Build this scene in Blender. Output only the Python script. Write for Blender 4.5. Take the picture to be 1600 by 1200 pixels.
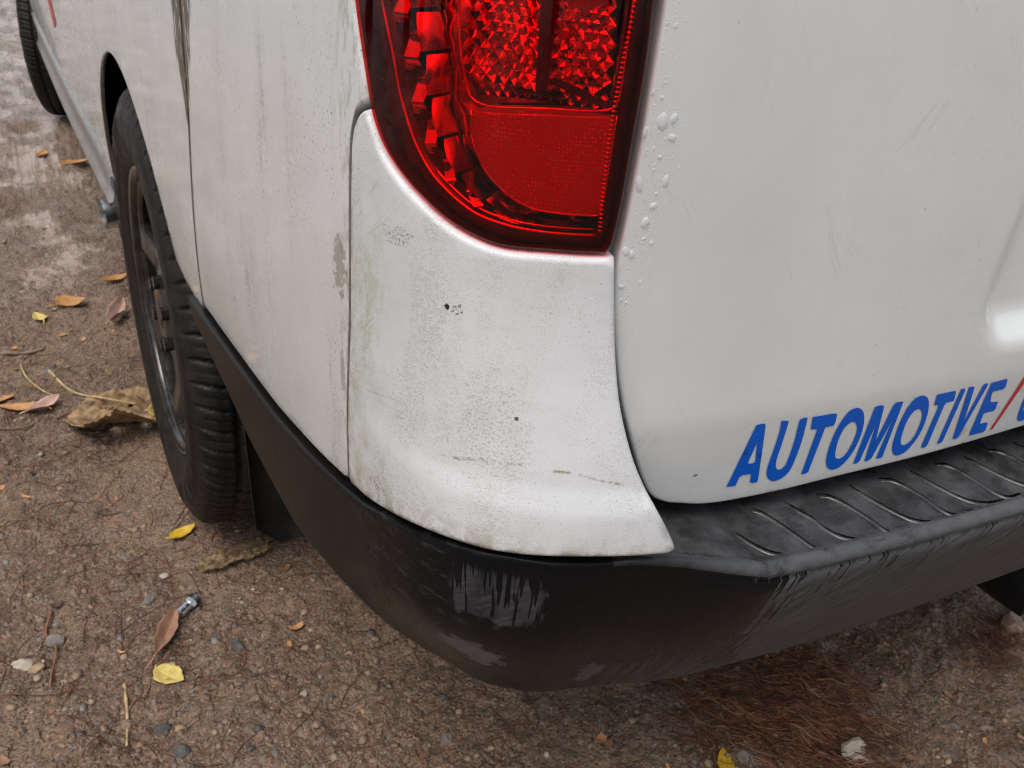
import bpy, bmesh, math, random
import numpy as np
from mathutils import Vector, Matrix
from mathutils.geometry import delaunay_2d_cdt

SC = bpy.context.scene
for _o in list(bpy.data.objects):
    bpy.data.objects.remove(_o)
random.seed(7)
RNG = np.random.default_rng(7)
rad = math.radians

# ------------------------------------------------------------------ camera
cam_d = bpy.data.cameras.new('camera')
cam = bpy.data.objects.new('camera', cam_d)
SC.collection.objects.link(cam)
SC.camera = cam
YAW, PITCH, ROLL = rad(31.5), rad(28.8), rad(5.5)
_f = Vector((math.sin(YAW)*math.cos(PITCH), math.cos(YAW)*math.cos(PITCH), -math.sin(PITCH)))
_r = Vector((math.cos(YAW), -math.sin(YAW), 0))
_u = _r.cross(_f)
_r2 = _r*math.cos(ROLL) + _u*math.sin(ROLL)
_u2 = -_r*math.sin(ROLL) + _u*math.cos(ROLL)
m = Matrix((_r2, _u2, -_f)).transposed().to_4x4()
m.translation = Vector((-1.05, -1.31, 0.93))
cam.matrix_world = m
cam_d.sensor_width = 36.0
cam_d.lens = 36.0*1320.0/1600.0
cam_d.clip_start = 0.02
cam_d.clip_end = 400.0
cam_d.dof.use_dof = True
cam_d.dof.focus_distance = 0.56
cam_d.dof.aperture_fstop = 20.0

# ------------------------------------------------------------------ world, sun, exposure
SUN_EL, SUN_AZ = rad(62), rad(242)          # azimuth: clockwise from +y
world = bpy.data.worlds.new('World')
SC.world = world
world.use_nodes = True
wn = world.node_tree
for n in list(wn.nodes):
    wn.nodes.remove(n)
sky = wn.nodes.new('ShaderNodeTexSky')
sky.sky_type = 'NISHITA'
sky.sun_disc = False
sky.sun_elevation = SUN_EL
sky.sun_rotation = SUN_AZ
sky.air_density = 1.0
sky.dust_density = 3.0
sky.ozone_density = 1.0
hsv = wn.nodes.new('ShaderNodeHueSaturation')   # an overcast sky is nearly grey
hsv.inputs['Saturation'].default_value = 0.34
bg = wn.nodes.new('ShaderNodeBackground')
bg.inputs['Strength'].default_value = 0.14
wo = wn.nodes.new('ShaderNodeOutputWorld')
wn.links.new(sky.outputs[0], hsv.inputs['Color'])
wn.links.new(hsv.outputs[0], bg.inputs['Color'])
wn.links.new(bg.outputs[0], wo.inputs['Surface'])
sun_d = bpy.data.lights.new('sun', 'SUN')
sun_d.energy = 0.75
sun_d.angle = rad(30)
sun_d.color = (1.0, 0.97, 0.93)
sun = bpy.data.objects.new('sun', sun_d)
SC.collection.objects.link(sun)
sd = Vector((math.sin(SUN_AZ)*math.cos(SUN_EL), math.cos(SUN_AZ)*math.cos(SUN_EL), math.sin(SUN_EL)))
sun.rotation_euler = (-sd).to_track_quat('-Z', 'Y').to_euler()
SC.view_settings.view_transform = 'Standard'
SC.view_settings.look = 'None'
SC.view_settings.exposure = 0.82
SC.view_settings.gamma = 1.0
SC.view_settings.use_curve_mapping = False
SC.render.engine = 'CYCLES'
SC.cycles.max_bounces = 10
SC.cycles.transparent_max_bounces = 12
SC.cycles.use_denoising = True
SC.cycles.denoiser = 'OPENIMAGEDENOISE'
SC.cycles.denoising_input_passes = 'RGB_ALBEDO_NORMAL'
SC.cycles.denoising_prefilter = 'NONE'
SC.cycles.filter_width = 1.1
SC.cycles.sample_clamp_indirect = 4.0

# ------------------------------------------------------------------ node helpers
class NT:
    def __init__(self, name):
        self.mat = bpy.data.materials.new(name)
        self.mat.use_nodes = True
        self.t = self.mat.node_tree
        for n in list(self.t.nodes):
            self.t.nodes.remove(n)
        self.out = self.t.nodes.new('ShaderNodeOutputMaterial')
    def n(self, typ, **kw):
        nd = self.t.nodes.new('ShaderNode' + typ)
        ins = kw.pop('ins', {})
        for k, v in kw.items():
            setattr(nd, k, v)
        for k, v in ins.items():
            self.put(nd, k, v)
        return nd
    def put(self, nd, k, v):
        sock = nd.inputs[k]
        if isinstance(v, bpy.types.NodeSocket):
            self.t.links.new(v, sock)
        elif isinstance(v, bpy.types.Node):
            self.t.links.new(v.outputs[0], sock)
        else:
            if sock.type == 'RGBA' and len(v) == 3:
                v = (*v, 1.0)
            sock.default_value = v
    def math(self, op, a, b=None, c=None, clamp=False):
        nd = self.n('Math', operation=op, use_clamp=clamp)
        self.put(nd, 0, a)
        if b is not None: self.put(nd, 1, b)
        if c is not None: self.put(nd, 2, c)
        return nd.outputs[0]
    def ramp(self, v, a, b, lo=0.0, hi=1.0, smooth=True):
        nd = self.n('MapRange', interpolation_type='SMOOTHSTEP' if smooth else 'LINEAR')
        self.put(nd, 'Value', v)
        self.put(nd, 'From Min', a); self.put(nd, 'From Max', b)
        self.put(nd, 'To Min', lo); self.put(nd, 'To Max', hi)
        return nd.outputs[0]
    def mix(self, fac, a, b):
        nd = self.n('Mix', data_type='RGBA')
        self.put(nd, 0, fac); self.put(nd, 6, a); self.put(nd, 7, b)
        return nd.outputs[2]
    def uv(self):
        if not hasattr(self, '_uv'):
            self._uv = self.n('UVMap', uv_map='UVMap').outputs[0]
            sp = self.n('SeparateXYZ', ins={0: self._uv})
            self.s, self.z = sp.outputs[0], sp.outputs[1]
        return self._uv
    def obj(self):
        if not hasattr(self, '_ob'):
            self._ob = self.n('TexCoord').outputs['Object']
        return self._ob
    def scaled(self, vec, sx, sy, sz=1.0, off=(0, 0, 0)):
        nd = self.n('Mapping', ins={'Vector': vec, 'Scale': (sx, sy, sz), 'Location': off})
        return nd.outputs[0]
    def noise(self, vec, scale, detail=3.0, rough=0.5, dist=0.0):
        nd = self.n('TexNoise', ins={'Vector': vec, 'Scale': scale, 'Detail': detail, 'Roughness': rough, 'Distortion': dist})
        return nd.outputs[0]
    def voro(self, vec, scale, feature='F1', out=0, rnd=1.0):
        nd = self.n('TexVoronoi', feature=feature, ins={'Vector': vec, 'Scale': scale, 'Randomness': rnd})
        return nd.outputs[out]
    def bump(self, h, strength, dist, normal=None):
        nd = self.n('Bump', ins={'Height': h, 'Strength': strength, 'Distance': dist})
        if normal is not None: self.put(nd, 'Normal', normal)
        return nd.outputs[0]
    def bsdf(self, color, rough, normal=None, **kw):
        nd = self.n('BsdfPrincipled')
        self.put(nd, 'Base Color', color); self.put(nd, 'Roughness', rough)
        if normal is not None: self.put(nd, 'Normal', normal)
        for k, v in kw.items():
            self.put(nd, k.replace('_', ' '), v)
        self.t.links.new(nd.outputs[0], self.out.inputs[0])
        return nd
    def blob(self, s0, z0, rs, rz, wob=0.5, nscale=120):
        """soft-edged stain round (s0,z0) on the body's own surface coordinates"""
        self.uv()
        a = self.math('DIVIDE', self.math('SUBTRACT', self.s, s0), rs)
        b = self.math('DIVIDE', self.math('SUBTRACT', self.z, z0), rz)
        d = self.math('SQRT', self.math('ADD', self.math('MULTIPLY', a, a), self.math('MULTIPLY', b, b)))
        w = self.noise(self.uv(), nscale, 4.0, 0.65)
        d = self.math('ADD', d, self.math('MULTIPLY', self.math('SUBTRACT', w, 0.5), wob*2.2))
        return self.ramp(d, 1.05, 0.75)

def simple(name, color, rough, metallic=0.0, **kw):
    t = NT(name)
    t.bsdf(color, rough, Metallic=metallic, **kw)
    return t.mat

# ------------------------------------------------------------------ object helpers
COL = SC.collection
def link(name, me, parent=None, mat=None):
    o = bpy.data.objects.new(name, me)
    COL.objects.link(o)
    if parent is not None:
        o.parent = parent
    if mat is not None and me is not None and not me.materials:
        me.materials.append(mat)
    return o
def thing(name, label, cat, loc=(0, 0, 0), group=None):
    o = bpy.data.objects.new(name, None)
    COL.objects.link(o)
    o.location = loc
    o.empty_display_size = 0.05
    o['label'] = label; o['category'] = cat
    if group: o['group'] = group
    return o
def tag(o, label, cat, group=None):
    o['label'] = label; o['category'] = cat
    if group: o['group'] = group
    return o
def mk(name, V, Fc, uv=None, smooth=True, attr=None):
    me = bpy.data.meshes.new(name)
    V = np.asarray(V, float)
    me.from_pydata(V.tolist(), [], [tuple(int(i) for i in f) for f in Fc])
    if uv is not None:
        l = me.uv_layers.new(name='UVMap')
        idx = np.empty(len(me.loops), np.int32)
        me.loops.foreach_get('vertex_index', idx)
        l.data.foreach_set('uv', np.asarray(uv, np.float32)[idx].ravel())
    if attr is not None:
        a = me.attributes.new('edge', 'FLOAT', 'POINT')
        a.data.foreach_set('value', np.asarray(attr, np.float32))
    if smooth:
        me.polygons.foreach_set('use_smooth', np.ones(len(me.polygons), bool))
    me.update()
    return me
def grid_faces(nu, nv, wrap_u=False, flip=False):
    a = np.arange(nu*nv).reshape(nu, nv)
    if wrap_u:
        a = np.vstack([a, a[:1]])
    q = np.stack([a[:-1, :-1], a[1:, :-1], a[1:, 1:], a[:-1, 1:]], -1).reshape(-1, 4)
    return q[:, ::-1] if flip else q
def join_parts(parts):
    V = []; Fc = []; k = 0
    for v, f in parts:
        v = np.asarray(v, float)
        V.append(v); Fc += [tuple(int(i)+k for i in ff) for ff in f]; k += len(v)
    return np.vstack(V), Fc
def tube(pts, r, n=6, closed_ends=True):
    P = np.asarray(pts, float); m_ = len(P)
    r = np.broadcast_to(np.asarray(r, float), (m_,))
    T_ = np.gradient(P, axis=0); T_ /= np.linalg.norm(T_, axis=1)[:, None]+1e-12
    up = np.array([0, 0, 1.0]) if abs(T_[:, 2]).max() < .9 else np.array([1.0, 0.3, 0])
    A = np.cross(T_, up); A /= np.linalg.norm(A, axis=1)[:, None]+1e-12
    B = np.cross(A, T_)
    th = np.arange(n)*2*np.pi/n
    V = (P[:, None] + r[:, None, None]*(A[:, None]*np.cos(th)[None, :, None] + B[:, None]*np.sin(th)[None, :, None])).reshape(-1, 3)
    Fc = []
    for i in range(m_-1):
        for j in range(n):
            k = (j+1) % n
            Fc.append((i*n+j, i*n+k, (i+1)*n+k, (i+1)*n+j))
    if closed_ends:
        Fc.append(tuple(range(n))[::-1]); Fc.append(tuple((m_-1)*n+j for j in range(n)))
    return V, Fc
def box(x0, x1, y0, y1, z0, z1):
    V = [(x, y, z) for x in (x0, x1) for y in (y0, y1) for z in (z0, z1)]
    Fc = [(0, 1, 3, 2), (4, 6, 7, 5), (0, 4, 5, 1), (2, 3, 7, 6), (0, 2, 6, 4), (1, 5, 7, 3)]
    return V, Fc
def spline(P, n=8):
    P = np.array(P, float)
    Q = np.vstack([2*P[0]-P[1], P, 2*P[-1]-P[-2]]); out = []
    for i in range(1, len(Q)-2):
        p0, p1, p2, p3 = Q[i-1:i+3]
        t1 = math.sqrt(np.linalg.norm(p1-p0))+1e-9; t2 = t1+math.sqrt(np.linalg.norm(p2-p1))+1e-9; t3 = t2+math.sqrt(np.linalg.norm(p3-p2))+1e-9
        t = np.linspace(t1, t2, n, endpoint=False)[:, None]
        A1 = (t1-t)/t1*p0+t/t1*p1; A2 = (t2-t)/(t2-t1)*p1+(t-t1)/(t2-t1)*p2; A3 = (t3-t)/(t3-t2)*p2+(t-t2)/(t3-t2)*p3
        B1 = (t2-t)/t2*A1+t/t2*A2; B2 = (t3-t)/(t3-t1)*A2+(t-t1)/(t3-t1)*A3
        out.append((t2-t)/(t2-t1)*B1+(t-t1)/(t2-t1)*B2)
    out.append(P[-1:]); return np.vstack(out)
def resample(P, step):
    P = np.array(P, float)
    d = np.r_[0, np.cumsum(np.linalg.norm(np.diff(P, axis=0), axis=1))]
    n = max(2, int(round(d[-1]/step))+1)
    t = np.linspace(0, d[-1], n)
    return np.stack([np.interp(t, d, P[:, i]) for i in range(P.shape[1])], -1)

# ------------------------------------------------------------------ value noise in numpy
def _hash(ix, iy, seed):
    h = (ix.astype(np.int64)*374761393 + iy.astype(np.int64)*668265263 + seed*974634777) & 0xffffffff
    h = ((h ^ (h >> 13))*1274126177) & 0xffffffff
    return ((h ^ (h >> 16)) & 0xffff)/65535.0
def vnoise(x, y, seed=0):
    ix = np.floor(x); iy = np.floor(y); fx = x-ix; fy = y-iy
    ux = fx*fx*fx*(fx*(fx*6-15)+10); uy = fy*fy*fy*(fy*(fy*6-15)+10)
    a = _hash(ix, iy, seed); b = _hash(ix+1, iy, seed); c = _hash(ix, iy+1, seed); d = _hash(ix+1, iy+1, seed)
    return a+(b-a)*ux+(c-a)*uy+(a-b-c+d)*ux*uy
def fbm(x, y, octv=4, seed=0, gain=.5):
    o = 0; amp = 1; tot = 0
    for k in range(octv):
        o = o+amp*(vnoise(x*2**k+k*17.3, y*2**k-k*9.1, seed+k)-.5); tot += amp; amp *= gain
    return o/tot*2

# ------------------------------------------------------------------ the van's body surface
# s = distance round the body in plan (negative along the left side, positive across the rear), z = height
CTRL=[(-.905,5.0),(-.925,4.4),(-.938,3.4),(-.94,2.2),(-.936,1.2),(-.925,.4),(-.915,-.35),(-.906,-.70),(-.899,-.83),(-.888,-.905),(-.865,-.957),(-.825,-.988),(-.775,-1.003),(-.68,-1.015),(-.55,-1.029),(-.4,-1.0405),(-.2,-1.051),(0,-1.055)]
CTRL=CTRL+[(-x,y) for x,y in CTRL[-2:3:-1]]
def _cr(P,n=40):
    P=np.array(P,float); P=np.vstack([2*P[0]-P[1],P,2*P[-1]-P[-2]]); out=[]
    for i in range(1,len(P)-2):
        p0,p1,p2,p3=P[i-1:i+3]; a=.5
        t0=0; t1=t0+np.linalg.norm(p1-p0)**a; t2=t1+np.linalg.norm(p2-p1)**a; t3=t2+np.linalg.norm(p3-p2)**a
        t=np.linspace(t1,t2,n,endpoint=False)[:,None]
        A1=(t1-t)/(t1-t0)*p0+(t-t0)/(t1-t0)*p1; A2=(t2-t)/(t2-t1)*p1+(t-t1)/(t2-t1)*p2; A3=(t3-t)/(t3-t2)*p2+(t-t2)/(t3-t2)*p3
        B1=(t2-t)/(t2-t0)*A1+(t-t0)/(t2-t0)*A2; B2=(t3-t)/(t3-t1)*A2+(t-t1)/(t3-t1)*A3
        out.append((t2-t)/(t2-t1)*B1+(t-t1)/(t2-t1)*B2)
    out.append(P[-2][None]); return np.vstack(out)
_C=_cr(CTRL); _L=np.r_[0,np.cumsum(np.linalg.norm(np.diff(_C,axis=0),axis=1))]
_S0=_L[np.argmin(np.abs(_C[:,0]+.865)+np.abs(_C[:,1]+.957))]; _L=_L-_S0
def plan(s):
    s=np.asarray(s,float); return np.stack([np.interp(s,_L,_C[:,0]),np.interp(s,_L,_C[:,1])],-1)
def nrm(s,h=.012):
    d=plan(s+h)-plan(s-h); d/=np.linalg.norm(d,axis=-1,keepdims=True); return np.stack([d[...,1],-d[...,0]],-1)
def ss(a,b,x):
    t=np.clip((np.asarray(x,float)-a)/(b-a),0,1); return t*t*(3-2*t)
def off_body(s,z):
    wr=ss(-.10,.10,s)
    o=-.10*np.maximum(z-.95,0)**2-.06*np.maximum(z-1.25,0)**2
    side=-.16*(np.minimum(z,.70)-.70)**2*1.2 - .05*np.maximum(z-.72,0)**2
    rear=.030*ss(.785,.60,z)+.004*ss(.66,.655,z)
    return o+side*(1-wr)+rear*wr
def off_gate(s,z):
    o=-.10*np.maximum(z-.95,0)**2-.06*np.maximum(z-1.25,0)**2
    o=o-.004-.11*np.maximum(.682-z,0)
    return o
ZT=np.array([(-9,.52),(-.72,.52),(-.62,.525),(-.41,.543),(-.26,.556),(-.112,.579),(-.08,.586),(-.04,.600),(.004,.612),(.037,.615),(.10,.615),(.128,.611),(.19,.597),(.3,.596),(9,.596)])
ZB=np.array([(-9,.48),(-.42,.485),(-.35,.47),(-.23,.460),(-.16,.470),(-.12,.468),(-.085,.458),(-.05,.444),(.0,.446),(.05,.452),(.1,.447),(.2,.430),(.35,.415),(.45,.415),(.6,.420),(9,.420)])
def zt(s): return np.interp(s,ZT[:,0],ZT[:,1])
def zb(s): return np.interp(s,ZB[:,0],ZB[:,1])
def T(s): return .003+.024*ss(-.10,.10,s)+.014*ss(.09,.20,s)
def Bm(s): return -.012-.036*np.exp(-((s+.04)/.085)**2)-.022*ss(-.05,.15,s)
def off_bump(s,z):
    t=np.clip((zt(s)-z)/.182,0,1.3); c=np.exp(-((s+.03)/.11)**2)
    g=t**1.4*(1-c)+c*(.30*t+.70*ss(.30,1.0,t)); return T(s)+(Bm(s)-T(s))*g
def S(s,z,off):
    s=np.asarray(s,float); z=np.asarray(z,float); p=plan(s)+nrm(s)*off(s,z)[...,None]
    return np.concatenate([p,z[...,None]],-1)
LAMP_L=[(-0.0937,0.899),(-0.0921,0.8876),(-0.0863,0.8706),(-0.0799,0.8533),(-0.0731,0.8357),(-0.0622,0.822),(-0.0486,0.8122),(-0.0337,0.8045),(-0.0181,0.7976),(-0.0026,0.7925),(0.0146,0.7892),(0.0367,0.7896),(0.071,0.79)]
LAMP_R=[(0.0723,0.792),(0.0743,0.8151),(0.0753,0.8482),(0.0762,0.8789),(0.0754,0.9047),(0.0751,0.9145)]
PANEL_L=[(-0.0694,0.8333),(-0.0744,0.838),(-0.0795,0.8369),(-0.0855,0.8321),(-0.0904,0.8221),(-0.0925,0.7903),(-0.0939,0.7119),(-0.0999,0.6412),(-0.1026,0.5874)]
PANEL_B=[(-0.1016,0.5875),(-0.0721,0.5938),(-0.0373,0.6056),(-0.0127,0.6142),(0.004,0.618),(0.0242,0.6204),(0.0367,0.622),(0.0657,0.6256),(0.0988,0.6241),(0.1178,0.6224)]
PANEL_R=[(0.1188,0.6264),(0.1111,0.6418),(0.1033,0.6557),(0.0924,0.6785),(0.0835,0.7074),(0.0787,0.7351),(0.0754,0.7624),(0.0719,0.7883)]
PANEL_T=[(0.0718,0.7887),(0.0368,0.7883),(0.0147,0.7879),(-0.0025,0.7912),(-0.018,0.7963),(-0.0336,0.8032),(-0.0486,0.8109),(-0.0621,0.8207),(-0.0681,0.8287)]
GATE_L=[(0.0779,0.9144),(0.0792,0.9045),(0.0788,0.8729),(0.0784,0.8385),(0.077,0.8075),(0.076,0.781),(0.0779,0.76),(0.0841,0.7301),(0.0931,0.6976),(0.1067,0.6634),(0.1185,0.6399),(0.1275,0.6274),(0.1361,0.6217)]
GATE_B=[(0.1416,0.6193),(0.1735,0.6112),(0.2251,0.6098),(0.2791,0.6124),(0.3693,0.6157),(0.471,0.6217)]
LINE=[(-0.0781,0.9006),(-0.0764,0.8895),(-0.0659,0.8675),(-0.0578,0.8477),(-0.0466,0.8296),(-0.0336,0.8165),(-0.0195,0.8084),(-0.0028,0.8016),(0.0156,0.7983),(0.0357,0.7972),(0.0638,0.7975)]
INNER=[(-0.0522,0.9032),(-0.0513,0.8923),(-0.0444,0.879),(-0.0384,0.8653),(-0.0355,0.8478),(-0.027,0.8324),(-0.0195,0.8227),(-0.0066,0.8122),(0.0119,0.8053),(0.0312,0.8017),(0.0662,0.8001)]
REFLEX=[(-0.0074,0.8499),(-0.0051,0.8361),(0.0029,0.8238),(0.0141,0.8146),(0.028,0.8089),(0.0443,0.8076),(0.063,0.8079),(0.0643,0.8285),(0.0645,0.8548),(0.0297,0.8532)]
CRYS=[(-0.0237,0.9058),(-0.0211,0.879),(-0.0159,0.848),(0.0684,0.8537),(0.0661,0.8813),(0.0644,0.9025),(0.0633,0.9126)]
RIBSTRIP=[(0.066,0.9135),(0.0655,0.8985),(0.0639,0.8747),(0.0627,0.8523),(0.0631,0.8257),(0.0642,0.8005)]
LETTERS={'A':([(0.1829,0.6246),(0.19,0.6243),(0.1908,0.6327),(0.1996,0.6323),(0.2012,0.6239),(0.2078,0.6235),(0.1962,0.6734),(0.1891,0.6739)],[[(0.1948,0.6589),(0.1994,0.6412),(0.1932,0.642)]]),'U':([(0.208,0.6733),(0.2141,0.673),(0.2156,0.6546),(0.2166,0.6393),(0.2182,0.6344),(0.2216,0.6311),(0.2251,0.632),(0.2262,0.6385),(0.2253,0.6548),(0.2225,0.6729),(0.2287,0.6728),(0.2319,0.6516),(0.2324,0.6372),(0.2316,0.628),(0.2271,0.6226),(0.2208,0.6216),(0.2155,0.6251),(0.212,0.631),(0.2111,0.6374),(0.2105,0.6536),(0.2097,0.6654)],[]),'T':([(0.2327,0.6724),(0.2526,0.6725),(0.2549,0.6621),(0.2473,0.6619),(0.2491,0.6228),(0.2434,0.6229),(0.2411,0.6618),(0.2354,0.6618)],[]),'O':([(0.2681,0.6741),(0.2732,0.672),(0.2784,0.6652),(0.2822,0.6545),(0.2836,0.6429),(0.2821,0.6316),(0.277,0.6229),(0.2706,0.6213),(0.2648,0.6249),(0.2606,0.6327),(0.2584,0.6446),(0.258,0.6558),(0.2597,0.6664),(0.2632,0.6732)],[[(0.2694,0.6628),(0.2733,0.6611),(0.277,0.6554),(0.2784,0.647),(0.278,0.6377),(0.2758,0.6318),(0.2713,0.6305),(0.2681,0.6333),(0.2656,0.6401),(0.264,0.6507),(0.2651,0.6596)]]),'M':([(0.2886,0.6229),(0.2843,0.6726),(0.2923,0.6727),(0.3004,0.6397),(0.3011,0.6728),(0.3091,0.6729),(0.3149,0.623),(0.309,0.6234),(0.307,0.6592),(0.3041,0.6233),(0.2985,0.6231),(0.2926,0.6587),(0.2938,0.6229)],[]),'O2':([(0.3259,0.6748),(0.3313,0.6722),(0.3364,0.6653),(0.3407,0.6542),(0.3424,0.6422),(0.3408,0.6317),(0.3363,0.6238),(0.3293,0.6221),(0.3242,0.6252),(0.3198,0.6326),(0.3169,0.645),(0.3155,0.6577),(0.3166,0.6687),(0.3198,0.6741)],[[(0.3284,0.6634),(0.3322,0.6609),(0.3357,0.6551),(0.3376,0.6463),(0.3373,0.6357),(0.3331,0.6313),(0.3288,0.6319),(0.3257,0.6363),(0.3236,0.6437),(0.3222,0.6555),(0.3242,0.6623)]]),'T2':([(0.3397,0.6733),(0.3577,0.6737),(0.3611,0.6646),(0.3527,0.6643),(0.3573,0.6244),(0.3512,0.6244),(0.3473,0.6639),(0.3423,0.6635)],[]),'I':([(0.3622,0.6742),(0.367,0.6744),(0.3724,0.625),(0.3673,0.6252)],[]),'V':([(0.3697,0.6747),(0.3755,0.6747),(0.3848,0.6417),(0.3842,0.6749),(0.3895,0.6751),(0.388,0.626),(0.3827,0.626)],[]),'E':([(0.3923,0.6745),(0.4085,0.676),(0.4118,0.6664),(0.3987,0.666),(0.4033,0.6556),(0.4121,0.6554),(0.4145,0.6465),(0.4029,0.6465),(0.4049,0.6361),(0.4143,0.6363),(0.4167,0.6266),(0.3996,0.6262)],[]),'slash':([(0.4218,0.6267),(0.4248,0.6271),(0.433,0.6781),(0.428,0.684)],[]),'C':([(0.4444,0.6688),(0.4515,0.6698),(0.4624,0.6663),(0.4709,0.6594),(0.465,0.6582),(0.4582,0.6616),(0.4515,0.6601),(0.4483,0.654),(0.4482,0.6457),(0.4495,0.641),(0.4533,0.6383),(0.4587,0.6375),(0.463,0.6407),(0.4716,0.6402),(0.4695,0.6343),(0.463,0.6321),(0.4571,0.6292),(0.4517,0.6301),(0.4479,0.6345),(0.4453,0.6418),(0.4431,0.6506),(0.4417,0.6607)],[])}
RIBS=[[(-0.6947,-0.9941),(-0.692,-1.0112),(-0.6881,-1.0308),(-0.6823,-1.042),(-0.6726,-1.0488),(-0.6549,-1.0524)],[(-0.6683,-0.9999),(-0.6605,-1.0039),(-0.6579,-1.0109),(-0.6547,-1.0312),(-0.6527,-1.0493),(-0.65,-1.0531),(-0.6484,-1.0538),(-0.6309,-1.0565)],[(-0.6339,-1.0034),(-0.6343,-1.0086),(-0.6299,-1.03),(-0.631,-1.031),(-0.6283,-1.0451),(-0.6203,-1.0541),(-0.6105,-1.0583),(-0.5956,-1.0603)],[(-0.6055,-1.0071),(-0.5985,-1.0124),(-0.5928,-1.0411),(-0.5927,-1.0559),(-0.5902,-1.0601),(-0.5713,-1.0619)],[(-0.5737,-1.0094),(-0.5743,-1.0174),(-0.5694,-1.0432),(-0.5646,-1.0551),(-0.5559,-1.0618),(-0.5354,-1.0643)],[(-0.5461,-1.0113),(-0.5377,-1.0164),(-0.5337,-1.0365),(-0.5342,-1.0579),(-0.5303,-1.0641),(-0.5107,-1.0653)],[(-0.5139,-1.0138),(-0.5123,-1.031),(-0.5083,-1.0494),(-0.5029,-1.0589),(-0.4934,-1.0645),(-0.4776,-1.0669)],[(-0.4866,-1.0139),(-0.4784,-1.019),(-0.4761,-1.037),(-0.4766,-1.0582),(-0.4727,-1.0657),(-0.4593,-1.067)]]
def pip(P, poly):
    x, y = P[:, 0], P[:, 1]; r = np.zeros(len(P), bool)
    a = poly; b = np.roll(poly, -1, 0)
    for (x0, y0), (x1, y1) in zip(a, b):
        c = (y0 > y) != (y1 > y)
        if c.any():
            r ^= c & (x < (x1-x0)*(y-y0)/((y1-y0) if y1 != y0 else 1e-12)+x0)
    return r
def pdist(P, poly):
    a = poly; e = np.roll(poly, -1, 0)-a; ee = (e*e).sum(1)+1e-18
    best = np.full(len(P), 1e9)
    for i in range(0, len(P), 4000):
        w = P[i:i+4000, None]-a[None]
        t = np.clip((w*e).sum(-1)/ee, 0, 1)
        best[i:i+4000] = np.sqrt(((w-t[..., None]*e)**2).sum(-1).min(1))
    return best
def inset(poly, d):
    """shift a dense closed polygon inwards by d (drop points that fold over)"""
    t = np.roll(poly, -1, 0)-np.roll(poly, 1, 0); t /= np.linalg.norm(t, axis=1)[:, None]+1e-12
    nrm_ = np.stack([-t[:, 1], t[:, 0]], -1)
    area = .5*np.sum(poly[:, 0]*np.roll(poly[:, 1], -1)-np.roll(poly[:, 0], -1)*poly[:, 1])
    if area < 0: nrm_ = -nrm_
    q = poly+nrm_*d
    return q[(pdist(q, poly) > d*.93) & pip(q, poly)]
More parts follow.
